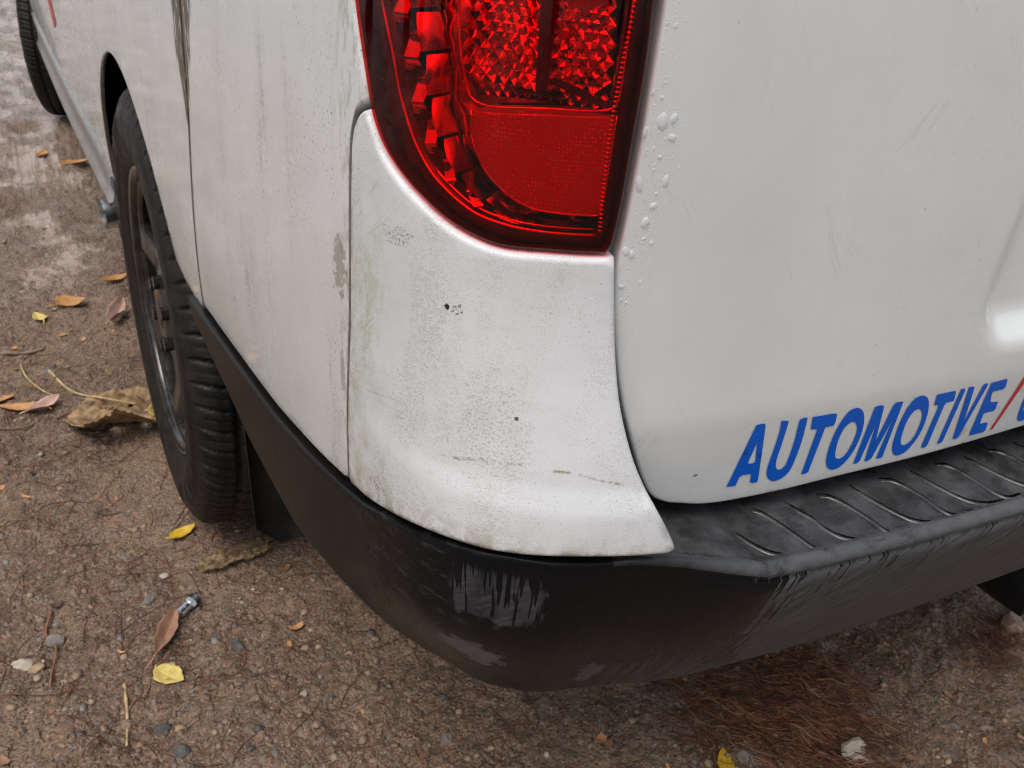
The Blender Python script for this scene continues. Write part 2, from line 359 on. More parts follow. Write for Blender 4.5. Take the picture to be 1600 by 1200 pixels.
def surf_mesh(name, outline, off, shift=0.0, grid=.012, rnd=.004, lip=.012, holes=(), step=.006, rings=4, disp=None, liphole=None):
    """a panel of sheet metal / plastic: outline in (s,z) cut from the body surface, edges rolled over by rnd and turned in by lip"""
    loops = [resample(np.vstack([outline, outline[:1]]), step)[:-1]]+[resample(np.vstack([h, h[:1]]), step)[:-1] for h in holes]
    pts = []; edges = []; base = 0
    for lp in loops:
        n = len(lp); pts.append(lp); edges += [(base+i, base+(i+1) % n) for i in range(n)]; base += n
    nb = base
    inner = []
    if rnd > 0:
        for k in range(1, rings+1):
            d = rnd*(k/rings)**1.3
            q = inset(loops[0], d); inner.append(q)
            for h in loops[1:]:
                g = h[::-1].copy()
                t = np.roll(h, -1, 0)-np.roll(h, 1, 0); t /= np.linalg.norm(t, axis=1)[:, None]+1e-12
                nn = np.stack([t[:, 1], -t[:, 0]], -1)
                a_ = .5*np.sum(h[:, 0]*np.roll(h[:, 1], -1)-np.roll(h[:, 0], -1)*h[:, 1])
                if a_ < 0: nn = -nn
                inner.append(h+nn*d)
    mn = loops[0].min(0); mx = loops[0].max(0)
    gs, gz = np.meshgrid(np.arange(mn[0]+grid*.5, mx[0], grid), np.arange(mn[1]+grid*.5, mx[1], grid))
    gs = gs+((np.arange(gs.shape[0]) % 2)*grid*.5)[:, None]
    G = np.stack([gs.ravel(), gz.ravel()], -1)
    ok = pip(G, loops[0])
    for h in loops[1:]: ok &= ~pip(G, h)
    G = G[ok]
    dd = pdist(G, loops[0])
    for h in loops[1:]: dd = np.minimum(dd, pdist(G, h))
    G = G[dd > max(rnd*1.25, step*.6)]
    allp = np.vstack(pts+inner+[G])
    vo, eo, fo, ov, oe, of = delaunay_2d_cdt([Vector((float(p[0]), float(p[1]))) for p in allp], edges, [], 1 if not holes else 0, 1e-7)
    A = np.array([(v[0], v[1]) for v in vo])
    tri = np.array([f for f in fo if len(f) == 3])
    if holes:
        c = A[tri].mean(1); k = pip(c, loops[0])
        for h in loops[1:]: k &= ~pip(c, h)
        tri = tri[k]
    d = pdist(A, loops[0])
    for h in loops[1:]: d = np.minimum(d, pdist(A, h))
    drop = np.where(d < rnd, rnd-np.sqrt(np.maximum(rnd**2-(rnd-d)**2, 0)), 0) if rnd > 0 else np.zeros(len(A))
    ex = disp(A[:, 0], A[:, 1]) if disp is not None else 0
    f = lambda s, z: off(s, z)+shift-drop+ex
    V = S(A[:, 0], A[:, 1], f)
    # orient outwards
    n0 = nrm(A[tri[:, 0], 0])
    cr = np.cross(V[tri[:, 1]]-V[tri[:, 0]], V[tri[:, 2]]-V[tri[:, 0]])
    fl = (cr[:, 0]*n0[:, 0]+cr[:, 1]*n0[:, 1]) < 0
    tri[fl] = tri[fl][:, ::-1]
    Fc = [tuple(t) for t in tri]
    uv = A; at = d
    if lip > 0:
        # boundary edges of the triangulation: turn the sheet inwards there
        from collections import Counter
        cnt = Counter(); 
        for t in tri:
            for i in range(3):
                cnt[(int(min(t[i], t[(i+1) % 3])), int(max(t[i], t[(i+1) % 3])))] += 1
        bset = {e for e, c_ in cnt.items() if c_ == 1}
        bv = sorted({i for e in bset for i in e}); mp = {b: len(A)+i for i, b in enumerate(bv)}
        B = V[bv].copy(); nn = nrm(A[bv, 0]); B[:, :2] -= nn*lip
        V = np.vstack([V, B]); uv = np.vstack([uv, A[bv]]); at = np.r_[at, np.zeros(len(bv))]
        for t in tri:
            for i in range(3):
                a, b = int(t[i]), int(t[(i+1) % 3])
                if (min(a, b), max(a, b)) in bset:
                    Fc.append((b, a, mp[a], mp[b]))
    return mk(name, V, Fc, uv, True, at)
def pos(s, z, off, sh=0.0):
    return S(np.array([s], float), np.array([z], float), lambda a, b: off(a, b)+sh)[0]
# ------------------------------------------------------------------ materials
def specks(t, scale, lo, hi, dens, stretch=(1, 1)):
    """little dark dirt specks, gathered where dens is high"""
    v = t.scaled(t.uv(), stretch[0], stretch[1])
    a = t.noise(v, scale, 2.0, 0.6)
    a = t.math('ADD', a, t.math('MULTIPLY', t.math('SUBTRACT', dens, 0.5), 0.34))
    return t.ramp(a, lo, hi)
def scratches(t, ang, scale, thr, seed):
    """long fine scratches: one strongly stretched noise, cut to thin threads and broken up"""
    c, s_ = math.cos(ang), math.sin(ang)
    nd = t.n('Mapping', ins={'Vector': t.uv(), 'Rotation': (0, 0, ang), 'Location': (seed, seed*.7, 0)})
    nd2 = t.n('Mapping', ins={'Vector': nd.outputs[0], 'Scale': (6, 160, 1)})
    a = t.noise(nd2.outputs[0], scale, 1.0, 0.4, 0.15)
    th = t.math('ABSOLUTE', t.math('SUBTRACT', a, 0.5))
    line = t.ramp(th, thr, thr*.35)
    brk = t.ramp(t.noise(t.uv(), 14+seed, 2.0), 0.56, 0.66)
    return t.math('MULTIPLY', line, brk)

def mat_corner():
    t = NT('weathered_white_plastic')
    uv = t.uv()
    base = t.mix(t.ramp(t.noise(uv, 9, 4, .6), .35, .7), (.645, .65, .66), (.58, .583, .588))
    edge = t.n('Attribute', attribute_name='edge').outputs['Fac']
    # yellow-green algae film near the side seam and the lower left
    al = t.ramp(t.math('ADD', t.s, t.math('MULTIPLY', t.math('SUBTRACT', t.noise(t.scaled(uv, 1.0, .45), 38, 5, .7), .5), .13)), -.035, -.10)
    al = t.math('MULTIPLY', al, t.ramp(t.noise(t.scaled(uv, 1, .5), 90, 6, .8), .42, .64))
    al = t.math('MULTIPLY', al, t.ramp(t.z, .83, .74))
    col = t.mix(t.math('MULTIPLY', al, .75), base, (.36, .365, .21))
    # speckled grime in loose vertical patches
    dens = t.noise(t.scaled(uv, 1.0, .35), 26, 4, .65)
    sp = specks(t, 1300, .585, .69, dens)
    col = t.mix(t.math('MULTIPLY', sp, .62), col, (.17, .16, .12))
    sp2 = specks(t, 520, .715, .75, t.noise(uv, 15, 3))
    col = t.mix(t.math('MULTIPLY', sp2, .6), col, (.10, .09, .07))
    gr = t.math('MULTIPLY', t.ramp(dens, .46, .68), t.ramp(t.noise(uv, 330, 4, .75), .44, .62))
    col = t.mix(t.math('MULTIPLY', gr, .42), col, (.34, .335, .24))
    sm_ = t.ramp(t.noise(t.n('Mapping', ins={'Vector': uv, 'Rotation': (0, 0, .5), 'Scale': (1, 3.2, 1)}).outputs[0], 48, 5, .75), .50, .72)
    col = t.mix(t.math('MULTIPLY', sm_, .20), col, (.36, .355, .30))
    # brown dirt gathered along the lower lip
    low = t.ramp(t.math('SUBTRACT', t.z, t.ramp(t.s, -.11, .0, .583, .612, False)), .034, .0)
    lowm = t.math('MULTIPLY', low, t.ramp(t.noise(t.scaled(uv, 1, .6), 75, 5, .75), .42, .60))
    col = t.mix(t.math('MULTIPLY', lowm, .75), col, (.27, .22, .13))
    ed = t.math('MULTIPLY', t.ramp(edge, .006, .0015), t.ramp(t.noise(uv, 60, 4, .7), .42, .58))
    ed = t.math('MULTIPLY', ed, t.math('MAXIMUM', t.ramp(t.z, .66, .62), t.math('MULTIPLY', t.ramp(t.s, -.065, -.085), .8)))
    col = t.mix(t.math('MULTIPLY', ed, .8), col, (.12, .10, .07))
    for (a, b, c, d, k, cc) in ((-.0095, .7530, .0017, .0018, 1.0, (.02, .02, .02)), (.032, .701, .0012, .0012, 1.0, (.05, .05, .05))):
        col = t.mix(t.math('MULTIPLY', t.blob(a, b, c, d, .8, 420), k), col, cc)
    grain = t.ramp(t.noise(uv, 620, 3, .75), .50, .60)
    for (a, b, c, d, k, cc) in ((-.0045, .7534, .0050, .0026, 1.0, (.05, .045, .03)), (-.046, .7800, .012, .006, .7, (.13, .12, .09)), (-.058, .617, .013, .0045, .8, (.05, .05, .045)), (-.03, .600, .05, .010, .6, (.20, .15, .09)),
            (.022, .690, .018, .030, .5, (.26, .26, .16)), (-.03, .690, .014, .030, .5, (.27, .27, .16)), (-.035, .632, .03, .014, .4, (.25, .24, .17))):
        col = t.mix(t.math('MULTIPLY', t.math('MULTIPLY', t.blob(a, b, c, d, 1.6, 170), grain), k), col, cc)
    cz = t.math('ADD', .6758, t.math('MULTIPLY', t.math('POWER', t.math('ABSOLUTE', t.math('SUBTRACT', t.s, .038)), 2.0), -4.2))
    cl = t.math('ABSOLUTE', t.math('SUBTRACT', t.math('SUBTRACT', t.z, cz), t.math('MULTIPLY', t.math('SUBTRACT', t.noise(uv, 55, 3), .5), .006)))
    cm = t.math('MULTIPLY', t.ramp(cl, .0014, .0003), t.ramp(t.noise(uv, 150, 4, .75), .46, .60))
    cm = t.math('MULTIPLY', cm, t.math('MULTIPLY', t.ramp(t.s, -.01, .005), t.ramp(t.s, .095, .08)))
    col = t.mix(t.math('MULTIPLY', cm, .8), col, (.20, .18, .10))
    scr = t.math('MAXIMUM', scratches(t, 2.35, 1.0, .012, 3.1), scratches(t, -.25, .8, .010, 5.7))
    scr = t.math('MULTIPLY', scr, t.ramp(t.s, .03, -.03))
    col = t.mix(t.math('MULTIPLY', scr, .45), col, (.30, .29, .25))
    h = t.noise(uv, 900, 2, .5)
    h2 = t.noise(uv, 24, 3, .5)
    nrm_ = t.bump(h, .12, .0006, t.bump(h2, .35, .002))
    t.bsdf(col, t.ramp(sp, 0, 1, .42, .75), nrm_, Specular_IOR_Level=.45)
    return t.mat

def mat_metal(name, base, side):
    t = NT(name)
    uv = t.uv()
    col = t.mix(t.ramp(t.noise(uv, 7, 4, .6), .35, .7), base, tuple(c*.93 for c in base))
    dens = t.noise(t.scaled(uv, 1.0, .16 if side else .6), 34 if side else 12, 4, .65)
    amt = .95 if side else .40
    sp = specks(t, 700 if side else 900, .60 if side else .71, .72 if side else .76, dens, (1, .5) if side else (1, 1))
    col = t.mix(t.math('MULTIPLY', sp, amt), col, (.17, .16, .13))
    sp2 = specks(t, 260, .745, .775, t.noise(uv, 9, 3))
    col = t.mix(t.math('MULTIPLY', sp2, .65), col, (.09, .085, .07))
    gr = t.math('MULTIPLY', t.ramp(dens, .52, .75), t.ramp(t.noise(t.scaled(uv, 1, .35), 120, 4, .7), .42, .65))
    col = t.mix(t.math('MULTIPLY', gr, .50 if side else .12), col, (.33, .32, .27))
    mud = 0.0
    if side:
        # moss and mud washed down from the fuel flap seam
        Lf = t.ramp(t.z, .735, .80, -.503, -.527, False); Rt = t.ramp(t.z, .725, .845, -.492, -.436, False)
        wob = t.math('MULTIPLY', t.math('SUBTRACT', t.noise(t.scaled(uv, 1, .18), 90, 5, .7), .5), .030)
        w = t.math('MINIMUM', t.math('SUBTRACT', t.s, Lf), t.math('SUBTRACT', Rt, t.s))
        mm = t.math('MULTIPLY', t.ramp(t.math('ADD', w, wob), .000, .010), t.ramp(t.z, .715, .745))
        mm = t.math('MULTIPLY', mm, t.ramp(t.noise(t.scaled(uv, 1, .12), 150, 5, .75), .36, .46))
        mud = mm
        col = t.mix(t.math('MULTIPLY', mm, .95), col, t.mix(t.noise(uv, 300, 3, .7), (.025, .015, .008), (.13, .082, .045)))
        # grime that collects by the bumper seam and along the lower edge
        e1 = t.math('MULTIPLY', t.ramp(t.s, -.125, -.100), t.ramp(t.noise(t.scaled(uv, 1, .3), 130, 5, .7), .48, .62))
        col = t.mix(t.math('MULTIPLY', e1, .55), col, (.28, .26, .20))
        col = t.mix(t.math('MULTIPLY', t.blob(-.112, .742, .009, .020, 1.5, 150), .6), col, (.20, .15, .10))
        col = t.mix(t.math('MULTIPLY', t.blob(-.110, .668, .004, .018, .9, 230), .5), col, (.25, .23, .18))
        # mud smear on the sliding door
        col = t.mix(t.math('MULTIPLY', t.blob(-1.95, .70, .16, .05, 1.2, 9), .5), col, (.26, .23, .20))
        lo = t.math('MULTIPLY', t.ramp(t.math('SUBTRACT', t.z, .55), .08, .0), t.ramp(t.noise(uv, 40, 4, .7), .35, .7))
        col = t.mix(t.math('MULTIPLY', lo, .25), col, (.42, .36, .32))
    else:
        lo = t.math('MULTIPLY', t.ramp(t.z, .70, .62), t.ramp(t.noise(uv, 30, 4, .7), .40, .7))
        col = t.mix(t.math('MULTIPLY', lo, .16), col, (.46, .46, .38))
        col = t.mix(t.math('MULTIPLY', t.blob(.44, .666, .012, .008, .9, 130), .35), col, (.40, .37, .30))
        col = t.mix(t.math('MULTIPLY', t.blob(.388, .631, .007, .005, .9, 230), .5), col, (.35, .32, .26))
        col = t.mix(t.math('MULTIPLY', t.blob(.155, .640, .0018, .0010, .6, 230), .9), col, (.10, .10, .09))
    if side:
        edg = t.n('Attribute', attribute_name='edge').outputs['Fac']
        em = t.math('MULTIPLY', t.ramp(edg, .0034, .0018), t.math('MAXIMUM', t.ramp(t.z, .842, .832), t.ramp(t.s, -.15, -.2)))
        col = t.mix(t.math('MULTIPLY', em, .88), col, (.055, .05, .04))
        em2 = t.math('MULTIPLY', t.math('MULTIPLY', t.ramp(edg, .010, .002), t.ramp(t.noise(t.scaled(uv, 1, .4), 150, 4, .7), .48, .62)), t.ramp(t.z, .84, .80))
        col = t.mix(t.math('MULTIPLY', em2, .5), col, (.24, .21, .16))
    scr = t.math('MAXIMUM', scratches(t, 1.0, .9, .008, 2.2), scratches(t, 2.2, .8, .007, 7.9))
    col = t.mix(t.math('MULTIPLY', scr, .20), col, (.34, .33, .31))
    nrm_ = t.bump(t.noise(uv, 700, 2), .05, .0004)
    wet = t.ramp(t.noise(uv, 5, 4, .6), .3, .7, .16, .34)
    t.bsdf(col, t.math('ADD', wet, t.math('MULTIPLY', sp, .3)), nrm_, Specular_IOR_Level=t.math('SUBTRACT', .5, t.math('MULTIPLY', mud, .45)), Coat_Weight=t.math('SUBTRACT', .6, t.math('MULTIPLY', mud, .6)), Coat_Roughness=.06)
    return t.mat

def mat_bumper():
    t = NT('black_bumper_plastic')
    uv = t.uv()
    drip = t.noise(t.scaled(uv, 1.0, .075), 190, 3, .6)
    drip2 = t.noise(t.scaled(uv, 1.0, .05), 330, 2, .6)
    n1 = t.noise(uv, 34, 5, .65)
    # dusty dry skin across the rear face, its left border broken by drips
    b = t.math('ADD', t.s, t.math('MULTIPLY', t.math('SUBTRACT', drip, .5), .10))
    b = t.math('ADD', b, t.math('MULTIPLY', t.math('SUBTRACT', n1, .5), .05))
    b = t.math('ADD', b, t.math('MULTIPLY', t.math('SUBTRACT', .575, t.z), -.24))
    dry = t.ramp(b, .199, .203)
    streak = t.ramp(t.math('ADD', drip2, t.math('MULTIPLY', t.math('SUBTRACT', n1, .5), .6)), .60, .64)
    dry = t.math('MULTIPLY', dry, t.math('SUBTRACT', 1.0, t.math('MULTIPLY', streak, t.ramp(t.z, .50, .58))))
    dry = t.math('MULTIPLY', dry, t.ramp(t.z, .600, .594))
    # drips low down on the left of that border
    low = t.math('MULTIPLY', t.ramp(t.math('ADD', drip, t.math('MULTIPLY', t.math('SUBTRACT', .485, t.z), 3.0)), .52, .60), t.ramp(t.s, .095, .16))
    low = t.math('MULTIPLY', low, t.ramp(t.z, .52, .49))
    dry = t.math('MAXIMUM', dry, t.math('MULTIPLY', low, .8))
    # the grey dry patch under the white corner, cut by black drips
    sw_ = t.math('ADD', t.s, t.math('MULTIPLY', t.math('SUBTRACT', t.noise(t.scaled(uv, 1, .6), 45, 5, .7), .5), .055))
    px = t.math('MULTIPLY', t.ramp(sw_, .006, .014), t.ramp(sw_, .060, .054))
    pz = t.math('MULTIPLY', t.ramp(t.math('ADD', t.z, t.math('MULTIPLY', drip2, .05)), .632, .624), t.ramp(t.math('ADD', t.z, t.math('MULTIPLY', t.math('SUBTRACT', n1, .5), .10)), .552, .560))
    patch = t.math('MULTIPLY', t.math('MULTIPLY', px, pz), t.ramp(t.math('ADD', drip2, t.math('MULTIPLY', t.math('SUBTRACT', .585, t.z), 2.6)), .47, .50))
    patch = t.math('MULTIPLY', patch, t.ramp(t.noise(t.scaled(uv, 1, .4), 60, 4, .7), .30, .55, .25, .75))
    dry = t.math('MAXIMUM', dry, t.math('MULTIPLY', patch, .85))
    # scuffed grey patches low on the corner
    holes = t.ramp(t.voro(uv, 110), .10, .16)
    p2 = t.math('MULTIPLY', t.blob(.014, .506, .026, .017, 1.2, 70), holes)
    p3 = t.math('MULTIPLY', t.blob(.106, .482, .009, .018, 1.3, 80), .6)
    dry = t.math('MAXIMUM', dry, t.math('MAXIMUM', p2, t.math('MULTIPLY', p3, .8)))
    # faint smears on the corner
    sm = t.math('MULTIPLY', t.ramp(t.noise(t.scaled(uv, .35, 1.0), 150, 5, .7), .52, .66), t.math('MULTIPLY', t.ramp(t.s, -.10, -.05), t.ramp(t.s, .03, .0)))
    dry = t.math('MAXIMUM', dry, t.math('MULTIPLY', sm, .35))
    dust = t.ramp(t.noise(uv, 1500, 2, .7), .64, .74)
    slant = t.scaled(t.n('Mapping', ins={'Vector': uv, 'Rotation': (0, 0, .9)}).outputs[0], 1, .1)
    d2 = t.ramp(t.noise(slant, 260, 4, .7), .35, .75)
    dcol = t.mix(d2, (.044, .045, .049), (.105, .105, .112))
    dcol = t.mix(t.math('MULTIPLY', dust, .35), dcol, (.22, .21, .20))
    side = t.ramp(t.s, -.06, -.15)
    wetc = t.mix(side, (.0055, .0060, .0072), (.009, .0075, .0065))
    col = t.mix(dry, wetc, dcol)
    scuff = t.math('MULTIPLY', t.math('MAXIMUM', p2, p3), t.ramp(t.noise(uv, 190, 4, .75), .34, .58, .25, .95))
    col = t.mix(t.math('MULTIPLY', scuff, .6), col, (.15, .152, .162))
    sp = specks(t, 800, .76, .79, t.noise(uv, 12, 3))
    col = t.mix(t.math('MULTIPLY', sp, .5), col, (.30, .29, .27))
    rough = t.math('ADD', t.ramp(dry, 0, 1, .24, .58), t.math('MULTIPLY', t.noise(uv, 60, 3), .06))
    rough = t.math('ADD', rough, t.math('MULTIPLY', side, .10))
    nrm_ = t.bump(t.noise(uv, 1600, 2), .10, .0004, t.bump(t.noise(uv, 30, 3), .25, .0015))
    t.bsdf(col, rough, nrm_, Specular_IOR_Level=t.ramp(dry, 0, 1, .13, .26))
    return t.mat

def mat_step():
    t = NT('black_step_plastic')
    ob = t.obj()
    n1 = t.noise(ob, 26, 5, .65)
    dry = t.math('ADD', t.math('MULTIPLY', t.ramp(n1, .30, .78), .75), t.math('MULTIPLY', t.ramp(t.noise(ob, 70, 4, .6), .45, .6), .25))
    sm = t.ramp(t.noise(t.scaled(ob, 1, .4), 60, 4, .6), .40, .7)
    col = t.mix(t.math('MULTIPLY', dry, .8), (.018, .018, .019), (.095, .095, .100))
    col = t.mix(t.math('MULTIPLY', t.ramp(t.noise(ob, 420, 3, .7), .68, .72), .6), col, (.22, .21, .19))
    rough = t.math('ADD', t.ramp(dry, 0, 1, .20, .42), t.math('MULTIPLY', sm, .12))
    t.bsdf(col, rough, t.bump(t.noise(ob, 900, 2), .12, .0005, t.bump(t.noise(ob, 18, 3), .2, .0015)), Specular_IOR_Level=.5)
    return t.mat

def mat_lens():
    t = NT('red_lens')
    tr = t.n('BsdfTransparent', ins={0: (.90, .014, .022)})
    gl = t.n('BsdfGlossy', ins={0: (1, 1, 1), 'Roughness': .03})
    fr = t.n('Fresnel', ins={'IOR': 1.45})
    mx = t.n('MixShader')
    bf = t.n('NewGeometry').outputs['Backfacing']
    t.put(mx, 0, t.math('MULTIPLY', t.math('MULTIPLY', fr.outputs[0], .75), t.math('SUBTRACT', 1.0, bf))); t.put(mx, 1, tr.outputs[0]); t.put(mx, 2, gl.outputs[0])
    t.t.links.new(mx.outputs[0], t.out.inputs[0])
    return t.mat

def mat_reflex():
    t = NT('red_reflex')
    uv = t.uv()
    h = t.voro(uv, 520, 'F1', 0, .35)
    sparkle = t.ramp(t.voro(uv, 520, 'F1', 0, .35), .30, .12)
    big = t.noise(uv, 40, 3)
    col = t.mix(t.math('MULTIPLY', sparkle, t.ramp(big, .3, .7)), (.40, .18, .16), (1.0, .8, .75))
    t.bsdf(col, .28, t.bump(h, .35, .0008), Metallic=.35, Specular_IOR_Level=.6)
    return t.mat

def mat_chrome(name, col, rough):
    t = NT(name)
    ob = t.obj()
    nrm_ = t.bump(t.noise(ob, 220, 3), .06, .0006)
    t.bsdf(col, rough, nrm_, Metallic=1.0)
    return t.mat

def mat_rubber():
    t = NT('tyre_rubber')
    ob = t.obj()
    n1 = t.noise(ob, 30, 5, .7)
    col = t.mix(t.ramp(n1, .4, .7), (.008, .0072, .0066), (.020, .016, .0125))
    col = t.mix(t.math('MULTIPLY', t.ramp(t.noise(ob, 260, 3, .7), .6, .72), .5), col, (.045, .034, .024))
    t.bsdf(col, t.ramp(n1, .3, .7, .42, .72), t.bump(t.noise(ob, 320, 3), .25, .001), Specular_IOR_Level=.28)
    return t.mat

def mat_noisy(name, a, b, scale, rough, bs=.3, bd=.002, metallic=0., spec=.4):
    t = NT(name)
    ob = t.obj()
    n1 = t.noise(ob, scale, 5, .65)
    t.bsdf(t.mix(t.ramp(n1, .35, .65), a, b), rough, t.bump(t.noise(ob, scale*2.2, 4, .65), bs, bd), Metallic=metallic, Specular_IOR_Level=spec)
    return t.mat

def mat_ground():
    t = NT('wet_dirt')
    ob = t.obj()
    n0 = t.noise(ob, 2.6, 5, .6)
    n1 = t.noise(ob, 17, 6, .7)
    n2 = t.noise(ob, 95, 5, .7)
    col = t.mix(t.ramp(n1, .32, .68), (.200, .108, .062), (.385, .242, .156))
    col = t.mix(t.ramp(n2, .42, .66), col, (.13, .078, .048))
    col = t.mix(t.math('MULTIPLY', t.ramp(n0, .45, .62), .5), col, (.42, .28, .185))
    # grit: cells of different stone colours
    vc = t.n('TexVoronoi', feature='F1', ins={'Vector': ob, 'Scale': 190.0})
    hsv_ = t.n('SeparateColor', ins={0: vc.outputs[1]})
    grit = t.ramp(hsv_.outputs[0], .72, .78)
    gcol = t.mix(hsv_.outputs[1], (.13, .105, .09), (.40, .31, .235))
    col = t.mix(t.math('MULTIPLY', grit, .75), col, gcol)
    vc2 = t.n('TexVoronoi', feature='F1', ins={'Vector': ob, 'Scale': 420.0})
    s2 = t.n('SeparateColor', ins={0: vc2.outputs[1]})
    col = t.mix(t.math('MULTIPLY', t.ramp(s2.outputs[0], .80, .86), .6), col, t.mix(s2.outputs[2], (.08, .055, .04), (.46, .36, .27)))
    wet = t.ramp(t.math('ADD', t.math('MULTIPLY', n0, .7), t.math('MULTIPLY', n1, .3)), .40, .60)
    sx = t.n('SeparateXYZ', ins={0: ob})
    pud_sheen = t.math('MULTIPLY', t.ramp(sx.outputs[1], .70, 1.3), t.ramp(sx.outputs[0], -.80, -.96))
    pud_sheen = t.math('MULTIPLY', pud_sheen, t.ramp(t.noise(ob, 3.2, 4, .6), .30, .52))
    col = t.mix(t.math('MULTIPLY', pud_sheen, .5), col, (.36, .28, .225))  # sky sheen of the far wet ground painted in as pale colour
    wet = t.math('MULTIPLY', wet, t.math('SUBTRACT', 1.0, pud_sheen))
    rough = t.math('SUBTRACT', t.ramp(wet, 0, 1, .34, .68), t.math('MULTIPLY', pud_sheen, .24))
    h = t.math('ADD', t.math('MULTIPLY', n2, .5), t.math('MULTIPLY', vc.outputs[0], -.5))
    slick = t.math('MULTIPLY', pud_sheen, t.ramp(t.noise(t.scaled(ob, 1, .5), 6.5, 4, .6), .46, .56))
    rough = t.math('SUBTRACT', rough, t.math('MULTIPLY', slick, .05))
    bs_ = t.ramp(slick, 0, 1, 1.0, .45)
    nrm_ = t.bump(h, bs_, .009, t.bump(t.noise(ob, 40, 6, .75), bs_, .018))
    t.bsdf(col, rough, nrm_, Specular_IOR_Level=t.math('ADD', t.ramp(wet, 0, 1, .60, .35), t.math('MULTIPLY', slick, .9)))
    return t.mat

M_CORNER = mat_corner()
M_SIDE = mat_metal('dirty_white_paint', (.675, .682, .678), True)
M_GATE = mat_metal('white_tailgate_paint', (.675, .692, .682), False)
M_BUMP = mat_bumper()
M_STEP = mat_step()
M_LENS = mat_lens()
M_REFLEX = mat_reflex()
M_CHROME = mat_chrome('lamp_chrome', (.86, .86, .86), .10)
M_CHROME2 = mat_chrome('lamp_dull_chrome', (.45, .45, .45), .16)
M_BEZEL = simple('lamp_dark_bezel', (.03, .028, .028), .25)
M_BLACK = simple('black_void', (.003, .003, .003), .9, Specular_IOR_Level=0.0)
M_BLUE = simple('blue_vinyl', (.001, .100, .54), .30, Specular_IOR_Level=.25)
M_RED = simple('red_vinyl', (.50, .025, .03), .38)
M_RUBBER = mat_rubber()
M_FLAP = mat_noisy('mud_flap_rubber', (.005, .005, .005), (.014, .012, .010), 24, .6, .3, .002, 0, .2)
M_RIM = mat_noisy('dark_wheel_paint', (.024, .021, .020), (.052, .046, .043), 40, .22, .08, .001, .5, .6)
M_BARREL = mat_noisy('dusty_wheel_barrel', (.30, .30, .325), (.55, .55, .58), 90, .34, .2, .001, .6)
M_STEEL = mat_noisy('galvanised_steel', (.62, .64, .66), (.80, .82, .84), 120, .28, .15, .001, 1.0)
def mat_rim_worn_sheen():
    t = NT('scuffed_rim_sky_sheen')
    uv = t.uv(); ob = t.obj()
    worn_sheen = t.math('MULTIPLY', t.ramp(t.s, .10, .20), t.ramp(t.noise(ob, 55, 5, .7), .28, .50))
    col = t.mix(worn_sheen, (.012, .012, .013), t.mix(t.noise(ob, 120, 3, .6), (.034, .035, .038), (.085, .087, .094)))  # paler bluish grey puts the sky's sheen into the dry rim's colour
    t.bsdf(col, t.ramp(worn_sheen, 0, 1, .28, .42), t.bump(t.noise(ob, 130, 4, .7), .4, .0015), Specular_IOR_Level=.5)
    return t.mat
M_RIM_WORN_SHEEN = mat_rim_worn_sheen()
M_SILL = mat_noisy('grey_sill_plastic', (.16, .15, .145), (.24, .225, .215), 30, .34, .1, .001)
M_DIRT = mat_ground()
# ------------------------------------------------------------------ the van
van = thing('van', 'dirty white van with black step bumper and red tail lamp filling the picture', 'van', (0, 0, 0))
A_ = lambda l: np.array(l, float)

# --- white corner of the bumper
_pl = spline(PANEL_L, 6); _lq = spline(LAMP_L, 6); _lq = np.vstack([_lq, spline(LAMP_R, 6)])
_pl = _pl[~(pip(_pl, _lq) | (pdist(_pl, _lq) < .0012))]
pan = np.vstack([_pl, spline(PANEL_B, 6), spline(PANEL_R, 6), spline(PANEL_T, 6)])
corner = link('bumper_corner', surf_mesh('bumper_corner', pan, off_body, .0030, .007, .0035, .016, step=.004), van, M_CORNER)
corner['label'] = 'chalky white plastic corner stained with green algae and specks'

# --- quarter panel between fuel seam and lamp
def seam_s(z): return np.interp(z, [.50, .53, .60, .67, .75, .85, 1.9], [-.540, -.538, -.526, -.508, -.487, -.480, -.480])
zz = np.linspace(1.75, .528, 60)
left = np.stack([seam_s(zz), zz], -1)
ss_ = np.linspace(-.535, -.106, 40)
bot = np.stack([ss_, zt(ss_)+.004], -1)
pl_ = spline(PANEL_L, 6)[::-1]
pl_ = pl_[(pl_[:, 1] > .592)]
gapL = pl_.copy(); gapL[:, 0] -= .0036
k_ = np.argmax(gapL[:, 1])
gapL = gapL[:k_+1]; gapL[-12:, 1] += .0028
_lpx = spline(LAMP_L, 6)
gapL = gapL[gapL[:, 0] < np.interp(gapL[:, 1], _lpx[::-1, 1], _lpx[::-1, 0])-.0032]
lampL = spline(LAMP_L, 6); lampL = lampL[lampL[:, 1] > gapL[-1, 1]+.002][::-1]
lampL = lampL - A_([.0030, 0])
up = A_([(lampL[-1, 0]-.006, 1.0), (-.112, 1.75)])
quarter = np.vstack([left, bot, gapL, lampL, up])
link('quarter_panel', surf_mesh('quarter_panel', quarter, off_body, 0, .012, .0025, .014, step=.006), van, M_SIDE)

